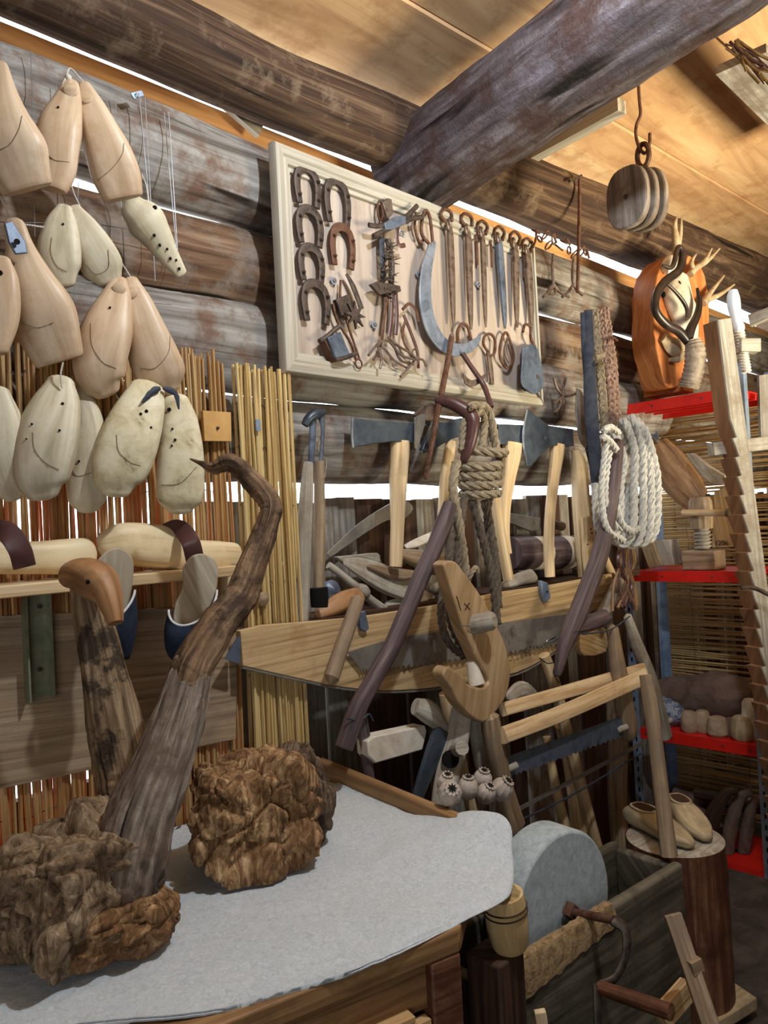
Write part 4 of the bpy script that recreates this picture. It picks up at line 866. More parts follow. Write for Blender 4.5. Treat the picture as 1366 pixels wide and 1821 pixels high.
YH = -.37
rt = thing('wooden_hook', AY(850, 1280, YH), 'large carved wooden hook with a peg and a cut cross, hanging on the rope coil', 'hook')
hp = [(788, 1003), (797, 997), (812, 1000), (828, 1020), (850, 1050), (866, 1076), (884, 1112), (900, 1148), (908, 1185), (908, 1210), (900, 1240), (884, 1265), (866, 1283), (852, 1284), (830, 1268), (812, 1246), (803, 1226), (792, 1212), (788, 1200), (792, 1190), (800, 1186), (815, 1196), (828, 1206), (832, 1216), (846, 1222), (860, 1222), (869, 1214), (867, 1204), (852, 1180), (838, 1150), (824, 1120), (812, 1080), (796, 1030)]
q = poly(cr(hp+[hp[0]], 3)[:-1], YH)
hk = MB().slab(q, Vector((.18, .98, 0)).normalized()*.056, (.3, 0, 1)).build('hook_body', 'hookwood', rt, bevel=.018, seg=4)
c = AY(846, 1110, YH)
pg = MB().tube([c+Vector((0, .06, 0)), c, c+Vector((.012, -.05, .012)), c+Vector((.016, -.062, .014))], [.03, .031, .03, .022], 18).build('peg', 'handle_grey', rt, label='grey round peg with wire')
line([(818, 1112), (834, 1114), (848, 1122), (840, 1126), (832, 1120), (846, 1114)], YH-.045, .0016, 5).build('wire', 'wire', pg)
for sp in ([(826, 1073), (836, 1084)], [(835, 1072), (827, 1085)], [(812, 1060), (820, 1086)]): line(sp, YH-.0012, .0012, 2).build('carved_cross', 'black', rt)
MB().tube([AY(838, 1176, YH+.03), AY(848, 1216, YH+.02)], [.016, .026], 16).build('pale_plug', 'bone', rt)

YC = -.27
rt = thing('crooked_stick', AY(640, 1330, YC), 'long dark crooked stick slanting down left of the wooden hook', 'stick')
p, r = path([(800, 898, -.26, 26), (784, 945, YC, 30), (752, 1020, YC, 31), (722, 1090, YC, 30), (696, 1150, YC, 32), (664, 1210, YC, 32), (636, 1260, YC, 34), (612, 1330, YC, 34)], 6); MB().tube(p, r, 16, wob=.12, ws=9).build('pole', 'darkstick', rt)
line([(618, 1278), (640, 1282), (656, 1270), (664, 1282)], YC-.02, .0028, 5).build('binding_cord', 'strap', rt)
rt = thing('crooked_stick', AY(1000, 1190, YC), 'dark forked crooked stick under the pale rope coil', 'stick')
p, r = path([(1098, 790, -.33, 22), (1092, 850, -.33, 26), (1080, 930, -.32, 28), (1062, 1000, -.31, 32), (1040, 1060, -.3, 32), (1020, 1110, -.29, 34), (1004, 1150, -.28, 26), (992, 1196, -.27, 16)], 6); MB().tube(p, r, 16, wob=.1, ws=9, round_ends=2).build('pole', 'darkstick', rt)
p, r = path([(1018, 1118, -.29, 28), (1050, 1108, -.29, 30), (1075, 1098, -.29, 30)], 6); MB().tube(p, r, 14, wob=.1, ws=9, round_ends=1).build('branch', 'darkstick', rt)
p, r = path([(1058, 1112, -.29, 10), (1066, 1090, -.29, 26)], 3)
line([(960, 1170), (975, 1180), (992, 1176), (984, 1195), (995, 1215)], -.26, .002, 5).build('binding_cord', 'navy', rt)

rt = thing('rope_coil', AY(1120, 965, -.32), 'pale thick cotton rope coil hanging right of the axes', 'rope')
YP = -.34
for k, (xt, yt, xr, yb, r) in enumerate(((1094, 772, 1104, 955, .0175), (1112, 752, 1128, 966, .0185), (1126, 746, 1144, 968, .0185), (1136, 752, 1158, 966, .0185), (1146, 764, 1170, 960, .0175))):
    yy = YP+.02-.012*k
    rope(rt, [(xt-14, yt+55, yy+.07), (xt-8, yt+8, yy+.05), (xt, yt, yy), (xt+16, yt+50, yy), (xr, 860, yy), (xr-2, yb-30, yy), (xr-16, yb, yy+.03), (xr-40, yb-16, yy+.08), (xr-46, 860, yy+.09)], r, 'rope_pale', sub=8)
for sp in ([(1080, 775, YP-.02), (1072, 840, YP-.01), (1070, 890, YP), (1080, 940, YP), (1110, 962, YP)], [(1086, 790, YP), (1078, 850, YP), (1078, 900, YP+.02), (1096, 935, YP+.02), (1120, 940, YP)], [(1074, 766, YP-.03), (1086, 760, YP-.03), (1100, 770, YP-.02)], [(1072, 776, YP-.03), (1086, 786, YP-.03), (1096, 800, YP-.02)], [(1096, 900, YP), (1106, 930, YP), (1122, 946, YP), (1136, 940, YP)]):
    rope(rt, sp, .014, 'rope_pale')
rt = thing('braided_ropes', AY(1075, 760, -.24), 'bundle of tall brown braided harness ropes and a dark strap left of the antler slab', 'rope')
for sp, r, mt in (([(1058, 552, -.2), (1062, 600, -.22), (1068, 660, -.22), (1076, 760, -.22), (1080, 830, -.22)], .019, 'rope'), ([(1070, 552, -.22), (1076, 610, -.24), (1084, 660, -.24), (1090, 760, -.23)], .018, 'rope_brown'), ([(1076, 548, -.22), (1084, 600, -.24), (1092, 660, -.24), (1098, 752, -.23)], .018, 'rope_brown')):
    braid(rt, sp, r, mt)
for sp, wd in (([(1046, 552, -.19, 14), (1048, 640, -.2, 20), (1052, 740, -.2, 24), (1062, 850, -.2, 22), (1070, 960, -.2, 20)], .4), ([(1036, 556, -.18, 8), (1040, 640, -.18, 9), (1052, 760, -.18, 9)], .5)):
    p, r = path(sp, 6); MB().tube(p, r, 12, n=(CAM-p[0]).normalized(), dr=wd, ex=4).build('strap', 'strap', rt)
line([(1080, 605), (1090, 600), (1098, 606)], -.26, .005, 4).build('binding_cord', 'leather', rt)
MB().tube([AY(1058, 636, -.25), AY(1072, 632, -.26)], [.012, .014], 12).build('toggle', 'rope', rt)
rt = thing('root_bundle', AY(1112, 1080, -.25), 'bundle of brown dry roots hanging below the pale rope coil', 'roots')
rnd = random.Random(3)
for k in range(14):
    x0 = 1098+rnd.uniform(0, 28); sp = [(x0, 962, -.25), (x0+rnd.uniform(-8, 8), 1000, -.26), (x0+rnd.uniform(-14, 12), 1040, -.25), (x0+rnd.uniform(-16, 16), 1075+rnd.uniform(-10, 12), -.25)]
    MB().tube([AY(a, b, c) for a, b, c in cr(sp, 5)], rnd.uniform(.004, .008), 6, wob=.3).build('root', 'drift_smooth' if k % 2 else 'leather', rt)

# ------------------------------------------------------------------ bow saws leaning under the long saw
def bowsaw(label, left, right, bars, blade, y0, y1, pegs, mat, extra=()):
    X = lambda px: y0+(y1-y0)*(px-880)/300
    rt = thing('bow_saw', AY(left[-1][0], left[-1][1], y0), label, 'saw', 'bow saws leaning under the long saw')
    for sp, nm in ((left, 'upright'), (right, 'upright')):
        p, r = path([(a, b, X(a), c) for a, b, c in sp], 5); MB().tube(p, r, 14, dr=.75, ex=3, round_ends=1, wob=.04).build(nm, mat, rt)
    for sp in bars:
        p, r = path([(a, b, X(a)-.03, c) for a, b, c in sp], 5); MB().tube(p, r, 12, n=(CAM-p[0]).normalized(), dr=.6, ex=5).build('crossbar', 'handle', rt)
    if blade:
        (ax, ay), (bx, by), w_, st = blade; n = 46; up, lo = [], []
        for i in range(n+1):
            t = i/n; px, py = ax+(bx-ax)*t, ay+(by-ay)*t
            up.append(AY(px, py-w_/2, X(px)-.005)); lo.append(AY(px, py+w_/2+(4 if i % 2 else 0)*st, X(px)-.005))
        MB().slab(up+lo[::-1], (0, .002, 0), up[-1]-up[0]).build('blade', 'blade' if not st else 'bluesteel', rt)
    for px, py in pegs:
        c = AY(px, py, X(px)-.01); MB().tube([c+Vector((-.02, .01, -.004)), c+Vector((.02, -.012, .006))], .012, 12).build('peg', 'handle_grey', rt)
    for sp, rr in extra: MB().tube([AY(a, b, X(a)-.01) for a, b in cr(sp, 4)], rr, 6).build('tension_cord', 'strap', rt)
    return rt
bowsaw('front bow saw with a wide toothed blade and light crossbar', [(872, 1275, 34), (882, 1340, 38), (896, 1400, 36), (914, 1470, 44)], [(1090, 1118, 22), (1098, 1180, 30), (1108, 1240, 36), (1116, 1290, 38), (1120, 1310, 30)],
       [[(894, 1308, 30), (1000, 1268, 28), (1146, 1203, 28)]], ((905, 1362), (1108, 1290), 34, 1), -.36, -.36, [(1106, 1296), (908, 1366)], 'handle_old', [([(1036, 1128), (1085, 1120), (1120, 1096)], .003)])
bowsaw('rear bow saw with a thin dark blade and a tall knotty upright', [(842, 1258, 20), (850, 1330, 24), (868, 1410, 26)], [(1116, 1096, 16), (1134, 1150, 24), (1154, 1200, 26), (1172, 1260, 24), (1184, 1310, 26)],
       [[(894, 1262, 24), (1000, 1232, 24), (1144, 1192, 26)]], ((925, 1438), (1150, 1318), 8, 0), -.30, -.30, [(1186, 1284)], 'handle_grey', [([(900, 1470), (1010, 1418), (1140, 1340)], .004)])
rt = thing('knotty_pole', AY(1190, 1520, -.5), 'long knotty pole standing in front of the bow saws and the wooden clogs', 'pole')
b_ = dep(AZ(1190, 1522, .625)); p, r = path([(1148, 1200, b_+.1, 22), (1158, 1260, b_+.08, 26), (1166, 1320, b_+.06, 26), (1178, 1420, b_+.03, 27), (1190, 1522, b_, 30)], 6, AD); MB().tube(p, r, 14, wob=.06, ws=7).build('pole', 'handle_old', rt)
plate([(916, 1244), (944, 1238), (946, 1244), (918, 1252)], -.33, .008).build('white_tag', 'bluewhite', label='small white enamel strip on the rear bow saw crossbar', cat='tag')
lump('wooden_block', [(905, 1240, 20), (930, 1226, 30), (960, 1250, 20)], -.2, 'grey carved wood block behind the white strip', 'handle_grey', 'block')
o = plate(cr([(1032, 1125), (1070, 1112), (1080, 1130), (1078, 1160), (1040, 1166), (1032, 1150)], 2), -.16, .03).build('board_end', 'sheath', label='rounded pale board end hanging below the right saw grip', cat='board', bevel=.004)
GH = 'tool handles leaning behind the bow saws'
for sp, lab, mt in (([(968, 1165, -.2, 20), (984, 1210, -.2, 22), (1000, 1270, -.2, 22)], 'short pale handle above the bow saw crossbars', 'handle'),
                ([(998, 1290, -.14, 24), (1014, 1360, -.14, 25), (1030, 1480, -.16, 28)], 'thick pale handle standing behind the wide toothed blade', 'handle'),
                ([(972, 1310, -.18, 14), (988, 1400, -.2, 18), (1006, 1475, -.22, 20)], 'thin yellow handle left of the thick pale handle', 'sheath'),
                ([(880, 880, -.08, 18), (890, 950, -.08, 20), (904, 1030, -.08, 20)], 'bent pale handle right of the hemp rope', 'handle'),
                ([(794, 1232, -.22, 28), (806, 1290, -.22, 30), (824, 1380, -.24, 22), (834, 1420, -.24, 22)], 'yellow handle behind the grey pegged post', 'handle'),
                ([(640, 1255, -.22, 20), (648, 1310, -.22, 22), (656, 1385, -.22, 22)], 'reddish thin stick bound to the dark crooked stick', 'darkstick')):
    p, r = to_floor(sp) if sp[0][0] not in (880,) else path(sp)
    MB().tube(p, r, 12).build('wooden_pole', mt, label=lab, cat='pole', group=GH)
rt = thing('carved_post', AY(1100, 1500, -.12), 'dark worn post with wavy grain beside the galvanised shelf post', 'post')
p, r = to_floor([(1094, 1240, -.12, 34), (1098, 1320, -.12, 38), (1098, 1420, -.12, 34), (1104, 1520, -.14, 30)]); MB().tube(p, r, 14, wob=.05).build('post', 'handle_old', rt)
rt = thing('sledge_post', AY(800, 1410, -.3), 'grey square post with a round peg standing behind the poppy pods', 'post')
p, r = path([(822, 1262, -.3, 38), (812, 1320, -.3, 42), (796, 1380, -.3, 44), (788, 1430, -.3, 44)], 5); MB().tube(p, r, 16, n=(CAM-p[0]).normalized(), dr=.8, ex=6).build('post', 'handle_grey', rt)
MB().tube([AY(806, 1336, -.3), AY(822, 1330, -.37)], .021, 16).build('peg', 'handle_grey', rt)
MB().tube([AY(800, 1350, -.318), AY(802, 1350, -.327)], [.026, .026], 16).build('socket', 'black', rt)
rt = thing('adze', AY(760, 1400, -.28), 'adze with a pale curved neck and dark iron blade behind the grey pegged post', 'adze')
p, r = path([(738, 1256, -.26, 30), (764, 1268, -.27, 42), (790, 1296, -.28, 22)], 5); MB().tube(p, r, 14, dr=.7).build('neck', 'handle_grey', rt)
p, r = path([(786, 1298, -.28, 40), (770, 1340, -.28, 36), (752, 1390, -.28, 30), (742, 1420, -.28, 24)], 5); MB().tube(p, r, 12, dr=.4, ex=4).build('blade', 'axe', rt)
a = MB().slab(poly([(654, 1318), (664, 1310), (756, 1290), (760, 1300), (752, 1334), (668, 1358), (656, 1344)], -.25), (0, .05, 0)); a.build('moulding_board', 'bone', label='pale moulded board lying level between the dark stick and the adze', cat='board', bevel=.004)
# ------------------------------------------------------------------ workbench, cloth, burls, driftwood
ZT = .93
rt = thing('workbench', (.6, -.5, 0), 'wooden workbench with a drawer carrying the grey cloth and the burls', 'workbench')
fr0, fr1 = AZ(430, 1826, .91), AZ(800, 1676, .91); fd = (fr1-fr0).normalized(); bk = Vector((-fd.y, fd.x, 0))
FRC = AZ(818, 1668, .91)                                   # front right corner
rimA, rimB = AZ(586, 1366, .965), AZ(852, 1478, .965)      # raised end rim
top = [FRC-fd*1.9, FRC, Vector((rimB.x, rimB.y, .91)), Vector((rimA.x, -.1, .91)), Vector((-.7, -.1, .91))]
for v in top: v.z = .885
MB().slab(top, (0, 0, .04), fd).build('top', 'bench', rt, bevel=.004)
rd = (rimB-rimA).normalized(); ra = rimA-rd*.06
MB().beam(Vector((ra.x, ra.y, .945)), Vector((rimB.x, rimB.y, .945))+rd*.04, .075, .03, (1, 0, 0)).build('end_rim', 'bench', rt, label='raised brown end rim', bevel=.006)
def bx(u0, u1, z0, z1, dp, back=.0): 
    c0 = FRC+fd*u0+bk*back; c1 = FRC+fd*u1+bk*back
    return MB().slab([Vector((c0.x, c0.y, z0)), Vector((c1.x, c1.y, z0)), Vector((c1.x, c1.y, z1)), Vector((c0.x, c0.y, z1))], bk*dp, fd)
bx(-1.85, -.065, .80, .882, .03, .02).build('apron', 'bench', rt)
dr = bx(-.62, -.105, .60, .805, .02, -.012).build('drawer', 'drawer', rt, bevel=.006)
bx(-.615, -.11, .806, .815, .25, -.01).build('drawer_edge', 'drawer', dr)
bx(-.098, -.07, .55, .79, .02, .002).build('drawer_guide', 'drawer', dr)
bx(-.065, .0, 0, .884, .07, .0).build('leg', 'redpost', rt, label='dark reddish brown leg', bevel=.004)
bx(-1.85, -1.78, 0, .884, .07, .0).build('leg', 'redpost', rt, label='dark reddish brown leg')
for v in (Vector((rimA.x-.08, -.16, 0)), Vector((-.6, -.16, 0))): MB().box((v.x, v.y, .44), (.07, .07, .88)).build('leg', 'redpost', rt, label='dark reddish brown leg')
bx(-1.85, -.07, .30, .36, .03, .04).build('stretcher', 'bench', rt)
# cloth
A_ = [[(-420, 1640, .934), (-120, 1530, .934), (150, 1446, .934), (330, 1392, .934), (470, 1360, .936), (592, 1392, .936), (600, 1396, .936)],
      [(-420, 1740, .934), (-120, 1640, .934), (130, 1560, .934), (330, 1500, .934), (520, 1450, .936), (690, 1440, .945), (726, 1446, .945)],
      [(-420, 1860, .934), (-120, 1760, .934), (110, 1680, .934), (330, 1610, .934), (560, 1560, .936), (760, 1500, .957), (887, 1450, 1.0)],
      [(-420, 1980, .934), (-120, 1860, .934), (110, 1790, .934), (330, 1730, .934), (580, 1660, .934), (790, 1575, .938), (912, 1520, .95)],
      [(-420, 2050, .934), (-150, 1940, .934), (90, 1830, .933), (330, 1800, .932), (480, 1771, .925), (700, 1692, .931), (908, 1590, .925)],
      [(-420, 2060, .934), (-150, 1950, .933), (90, 1836, .932), (330, 1806, .930), (480, 1775, .922), (700, 1698, .925), (870, 1614, .918)]]
G = [[AZ(*q) for q in row] for row in A_]
def interp(G, nu, nv):
    rows = [cr(r, nu) for r in G]; cols = [cr([rows[i][j] for i in range(len(rows))], nv) for j in range(len(rows[0]))]
    return [[Vector(cols[j][i]) for j in range(len(cols))] for i in range(len(cols[0]))]
S = interp(G, 22, 30); mb = MB(); nr, nc = len(S), len(S[0])
for i in range(nr):
    for j in range(nc):
        v = S[i][j].copy()
        e = (i/(nr-1))
        if i == nr-1: v += bk*(.004*noise.noise(Vector((j*.7, 0, 0)))+.006*noise.noise(Vector((j*.21, 3, 0))))
        if j > nc*.6 and e < .8: v.z += .016*max(0, noise.noise(v*6+Vector((1, 2, 0))))
        v.z += .002*noise.noise(v*14)+.0015*noise.noise(v*45); v.y = min(v.y, -.085); v.z = max(v.z, .928) if e < .9 and j < nc*.8 else v.z; mb.v.append(v)
for i in range(nr-1):
    for j in range(nc-1):
        k = i*nc+j; mb.face([k, k+1, k+nc+1, k+nc], [(j*.03, i*.03)]*4)
o = mb.build('felt_cloth', 'felt', label='pale grey felt cloth spread over the workbench under the burls', cat='cloth', smooth=80)
so = o.modifiers.new('thick', 'SOLIDIFY'); so.thickness = .004; so.offset = 1
# burls
def burl(name, c, sq, seed, label, mat, amp=.34, cat='burl', zb=None, parent=None, sub=6, fs=2.1, p=3.2):
    c = Vector(c); sd = Vector((seed*3.1, seed*1.7, seed))
    def fn(d):
        w_ = d+.35*Vector((noise.noise(d*1.5+sd), noise.noise(d*1.5+sd+Vector((7, 0, 0))), noise.noise(d*1.5+sd+Vector((0, 7, 0)))))
        h = noise.noise(w_*1.2+sd)*.5+noise.noise(w_*2.9+sd)*.22
        v = noise.voronoi(w_*2.0+sd)[0]; h += (.5-v[0])*.30; h -= .16*max(0, 1-(v[1]-v[0])/.12)
        q = Vector((w_.x*7, w_.y*7, w_.z*2.2)); h += .07*abs(noise.noise(q+sd))-.12*max(0, noise.noise(w_*5.5+sd)-.28)*3
        v = noise.voronoi(w_*8+sd)[0]; h += (.4-v[0])*.06; h += .035*noise.noise(d*18+sd)+.025*noise.noise(d*40+sd)
        bx_ = (abs(d.x)**p+abs(d.y)**p+abs(d.z)**p)**(-1/p)
        return bx_*(1+amp*(h-.05))
    mb = MB(); mb.ball(c, 1., sub, sq, fn)
    if zb is not None:
        mb.v = [Vector((v.x, v.y, max(v.z, zb+.0))) for v in mb.v]
    return mb.build(name, mat, parent, label=label, cat=cat, smooth=70)
c2 = AZ(440, 1592, .935)+_Fh*.14-CR*.012; c2.z = ZT+.118
rt = thing('burl', Vector((c2.x, c2.y, .938)), 'large gnarled burl lying on the cloth right of the curved driftwood', 'burl')
burl('gnarl', c2, (.142, .125, .128), 2.3, None, 'burl', .62, None, .94, rt, 6)
cb = c2+CR*.075+_Fh*.09; cb.z = c2.z-.005; burl('bark_back', cb, (.085, .09, .118), 5.1, 'darker rough back', 'burl_dark', .5, None, .94, rt, 5)
c1 = AZ(78, 1772, .935)+_Fh*.14; c1.z = ZT+.115
rt = thing('driftwood', Vector((c1.x, c1.y, .938)), 'knobbly root burl at the lower left with a tall curved branch like a long neck', 'driftwood')
burl('root_burl', c1, (.138, .13, .122), 8.7, None, 'burl_grey', .62, None, .94, rt, 6)
burl('root_foot', AZ(190, 1660, .99)+_Fh*.04, (.105, .085, .055), 3.2, None, 'burl', .5, None, .938, rt, 5)
# tall curved neck: y is given so that it rises from the burl and leans to the wall
def trunk(spec, sub, seg, wob, ws, mat, name, parent, lab=None, ends=2):
    s = cr([tuple(map(float, r)) for r in spec], sub); pts = [AD(a, b, d) for a, b, d, w_ in s]; rad = [m_px(p, w_)/2 for p, (a, b, d, w_) in zip(pts, s)]
    mb = MB().tube(pts, rad, seg, wob=wob*.6, ws=ws*.7)
    if wob > .2:
        for k, v in enumerate(mb.v):
            i = min(k//seg, len(pts)-1); c = pts[i]; t = (pts[min(i+1, len(pts)-1)]-pts[max(i-1, 0)]).normalized(); o = v-c; q = o*42+t*(v.dot(t)*7); g = noise.noise(q)
            mb.v[k] = v+o*(wob*(.55*min(.12, g)+.5*min(0, noise.noise(q*.45+Vector((5, 5, 5)))+.1)+.22*noise.noise(q*2.3)))
    return mb.build(name, mat, parent, label=lab, smooth=65)
d1 = dep(c1)
trunk([(205, 1640, d1+.02, 120), (226, 1550, d1, 132), (258, 1440, d1+.02, 122), (295, 1340, d1+.06, 108), (322, 1260, d1+.1, 92), (345, 1180, d1+.14, 74), (366, 1145, d1+.16, 66)], 26, 90, .22, 9, 'drift', 'neck', rt)
trunk([(330, 1222, d1+.115, 70), (345, 1180, d1+.135, 76), (388, 1110, d1+.18, 70), (430, 1060, d1+.22, 60), (450, 1005, d1+.25, 52), (470, 950, d1+.28, 46), (482, 905, d1+.3, 40), (470, 878, d1+.32, 42), (446, 852, d1+.33, 38), (424, 830, d1+.34, 34), (404, 822, d1+.34, 34), (380, 832, d1+.34, 24), (358, 824, d1+.34, 10), (338, 816, d1+.34, 3)], 16, 48, .21, 8, 'drift_brown', 'curved_tip', rt, None, 1)
dd = d1+.17
rt = thing('driftwood', AD(235, 1420, dd), 'rough driftwood stump with a carved duck head standing behind the curved branch', 'driftwood')
trunk([(236, 1480, dd-.03, 110), (232, 1440, dd-.02, 110), (222, 1370, dd, 104), (206, 1290, dd, 96), (190, 1210, dd, 84), (172, 1130, dd, 72), (160, 1080, dd, 62), (152, 1040, dd, 54)], 22, 80, .24, 9, 'drift_dark', 'trunk', rt)
trunk([(118, 1030, dd-.02, 34), (130, 1022, dd-.03, 50), (152, 1024, dd-.05, 66), (174, 1036, dd-.07, 70), (190, 1056, dd-.085, 52), (200, 1084, dd-.1, 38), (206, 1108, dd-.11, 26)], 8, 28, .1, 6, 'duckhead', 'duck_head', rt, 'reddish brown carved head with bill')
MB().ball(AD(158, 1035, dd-.102), .006, 2).build('eye', 'black', rt)
# poppy pods in a bundle
for k, (px, py, w_, ax, y, lab) in enumerate(((800, 1412, 44, (-.35, -.5, .5), -.62, 'left front poppy pod facing the viewer'), (794, 1394, 34, (-.1, -.3, .9), -.57, 'poppy pod standing behind the left front pod'), (832, 1402, 36, (.0, -.15, 1), -.6, 'round poppy pod with an upright crown in the middle'),
                                  (858, 1388, 34, (0, -.3, 1), -.55, 'poppy pod at the back of the bundle'), (864, 1412, 34, (.05, -.5, .8), -.6, 'long poppy pod in front of the back one'), (892, 1404, 38, (.2, -.6, .8), -.58, 'rightmost round poppy pod'))):
    c = AY(px, py, y); r = m_px(c, w_)/2; a = Vector(ax).normalized()
    rt = thing('poppy_pod', c-a*r*2.2, lab, 'poppy pod', 'dried poppy pods behind the bench rim')
    e1 = a.cross(Vector((1, .2, .1))).normalized(); e2 = a.cross(e1)
    prof = [(.12, -1.25), (.3, -1.1), (.7, -.8), (.95, -.3), (1, .1), (.9, .55), (.7, .85), (.5, 1.0)]; mb = MB()
    seg = 30; s = cr(prof, 3)
    for q, h in s:
        for j in range(seg):
            t = 6.2832*j/seg; rr = r*q*(1+.05*math.cos(10*t)); mb.v.append(c+a*(h*r)+e1*(rr*math.cos(t))+e2*(rr*math.sin(t)))
    for i in range(len(s)-1):
        for j in range(seg): j2 = (j+1) % seg; mb.face([i*seg+j, i*seg+j2, (i+1)*seg+j2, (i+1)*seg+j], [(0, 0)]*4)
    mb.build('pod', 'poppy', rt)
    st = []
    for j in range(20):
        t = 6.2832*j/20; rr = r*(.66 if j % 2 == 0 else .5); st.append(c+a*(r*(1.12 if j % 2 == 0 else 1.06))+e1*(rr*math.cos(t))+e2*(rr*math.sin(t)))
    MB().slab(st, a*r*.1, e1).build('crown', 'poppy', rt)
    st = [c+a*r*1.24+(e1*math.cos(6.2832*j/16)+e2*math.sin(6.2832*j/16))*r*(.44 if j % 2 == 0 else .2) for j in range(16)]
    MB().slab(st, a*.0012, e1).build('crown_hole', 'black', rt)
    MB().tube([c-a*r*1.2, c-a*r*1.5+Vector((0, 0, -.03)), Vector((c.x+.01, c.y+.0, c.z-.30))], [.005, .004, .004], 8).build('stem', 'handle_old', rt)
c = AZ(846, 1480, .86); c = AY(842, 1500, -.62)
MB().lathe([(.05, -.10), (.062, -.03), (.066, .03), (.06, .03), (.055, -.08)], c-Vector((0, 0, .05)), (0, 0, 1), 24).build('clay_jar', 'handle_old', label='brown jar behind the bench rim holding the poppy pods', cat='jar')
# ------------------------------------------------------------------ red metal shelving
XS = 3.61
ys0, ys1 = AX(1102, 725, XS).y, AX(1346, 1250, XS).y
rt = thing('metal_shelving', (XS+.2, (ys0+ys1)/2, 0), 'galvanised post shelving with red metal shelves against the reed screen', 'shelving')
SZ = [2.235, 1.368, .555, -.0]
SZ = [AX(1104, 722, XS).z-.0, AX(1130, 1016, XS).z, AX(1150, 1296, XS).z, .02]
for z in SZ:
    MB().box((XS+.19, (ys0+ys1)/2, z-.004), (.36, ys0-ys1-.02, .006)).build('shelf', 'red', rt)
    f = MB().box((XS-.002, (ys0+ys1)/2, z-.024), (.004, ys0-ys1-.005, .052)); f.box((XS+.385, (ys0+ys1)/2, z-.024), (.004, ys0-ys1-.01, .05))
    for t in (.25, .5, .75): f.box((XS+.38*t, (ys0+ys1)/2, z-.02), (.02, ys0-ys1-.04, .026))
    fr = f.build('shelf_edge', 'red', rt)
    for t in (.07, .3, .72, .93): MB().lathe([(.005, 0), (.005, .003)], (XS-.004, ys0+(ys1-ys0)*t, z-.024), (-1, 0, 0), 10).build('bolt', 'iron', fr)
for yy in (ys0+.01, ys1-.01):
    for xx in (XS-.004, XS+.388):
        sgn = 1 if xx < XS+.1 else -1; sy = -1 if yy > -.2 else 1
        mb = MB().box((xx, yy, 1.16), (.003, .042, 2.32)); mb.box((xx+sgn*.02, yy+(.02 if sy > 0 else .02)*(-sy if True else 1), 1.16), (.04, .003, 2.32))
        po = mb.build('post', 'galv', rt, label='galvanised slotted post')
        if xx < XS+.1:
            for k in range(44): MB().box((xx-.002, yy, .08+k*.05), (.002, .008, .022)).build('slot', 'black', po)
P = lambda px, py, x=XS+.14: AX(px, py, x)
def xs(spec, x, seg=14, sub=6, **k):
    s = cr([tuple(map(float, r)) for r in spec], sub); pts = [AX(a, b, x) for a, b, w_ in s]; return MB().tube(pts, [m_px(p, w_)/2 for p, (a, b, w_) in zip(pts, s)], seg, **k)
def xplate(px, x, th): return MB().slab([AX(a, b, x) for a, b in px], (th, 0, 0))
# antler slab
rt = thing('trophy_plaque', AX(1180, 700, XS+.1), 'orange stained wood slab with a skull and pale antlers on top of the red shelving', 'trophy')
nf = Vector((-.25, -.97, 0)).normalized(); pf = AX(1215, 570, XS+.12)
def AP(px, py, off=0.): d = ray(px, py); return CAM+d*((pf+nf*off-CAM).dot(nf)/d.dot(nf))
def ap(spec, off, seg=14, sub=6, **k):
    s = cr([tuple(map(float, r)) for r in spec], sub); pts = [AP(a, b, off) for a, b, w_ in s]; return MB().tube(pts, [m_px(p, w_)/2 for p, (a, b, w_) in zip(pts, s)], seg, **k)
q = cr([(1164, 520), (1172, 480), (1190, 456), (1214, 450), (1242, 466), (1256, 500), (1262, 560), (1252, 620), (1228, 660), (1204, 688), (1184, 684), (1172, 640), (1164, 590), (1164, 520)], 4)[:-1]
mb = MB().slab([AP(a, b) for a, b in q], -nf*.14, (0, 0, 1)); nq = len(q)
cen = sum((mb.v[i] for i in range(nq)), Vector())/nq
for i in range(2*nq): v = mb.v[i]; mb.v[i] = v+(v-cen).normalized()*(.006*noise.noise(v*30)+.004*noise.noise(v*70))
mb.build('slab', 'plaque', rt, bevel=.006, seg=3)
a, b = AX(1150, 684, XS+.08), AX(1214, 684, XS+.08)
MB().box(((a+b)/2+Vector((.04, 0, -.02))), (.12, (b-a).length*1.1, .06)).build('base', 'plaque', rt, bevel=.003)
XK = XS+.075
ap([(1212, 490, 30), (1206, 520, 62), (1212, 550, 60), (1222, 580, 50), (1228, 610, 36), (1230, 634, 22)], .02, 24, n=nf, dr=.6, wob=.12, ws=14).build('skull', 'bone', rt)
ap([(1182, 478, 22), (1196, 470, 34), (1204, 486, 22)], .02, 16, n=nf, dr=.6).build('brow', 'bone', rt)
for c_, w_ in (((1206, 506), 15), ((1180, 524), 12), ((1226, 556), 13)): MB().ball(AP(*c_, .05), .012*w_/12, 2, (.5, 1, 1.3)).build('eye_socket', 'black', rt)
ap([(1180, 600, 20), (1196, 616, 36), (1216, 622, 26), (1206, 638, 14), (1190, 640, 6)], .02, 14, n=nf, dr=.4).build('shovel_antler', 'antler', rt)
for sp in ([(1204, 470, 12), (1202, 430, 14), (1200, 402, 9), (1204, 386, 3)], [(1206, 440, 10), (1210, 415, 8), (1212, 388, 3)], [(1228, 488, 12), (1236, 478, 12), (1252, 466, 9), (1266, 442, 3)], [(1236, 478, 10), (1258, 464, 8), (1280, 442, 3)], [(1234, 484, 9), (1230, 466, 8), (1238, 452, 3)],
           [(1250, 540, 14), (1262, 522, 10), (1288, 490, 3)], [(1256, 534, 12), (1280, 524, 8), (1306, 506, 3)]):
    ap(sp, .035, 10).build('antler', 'antler', rt)
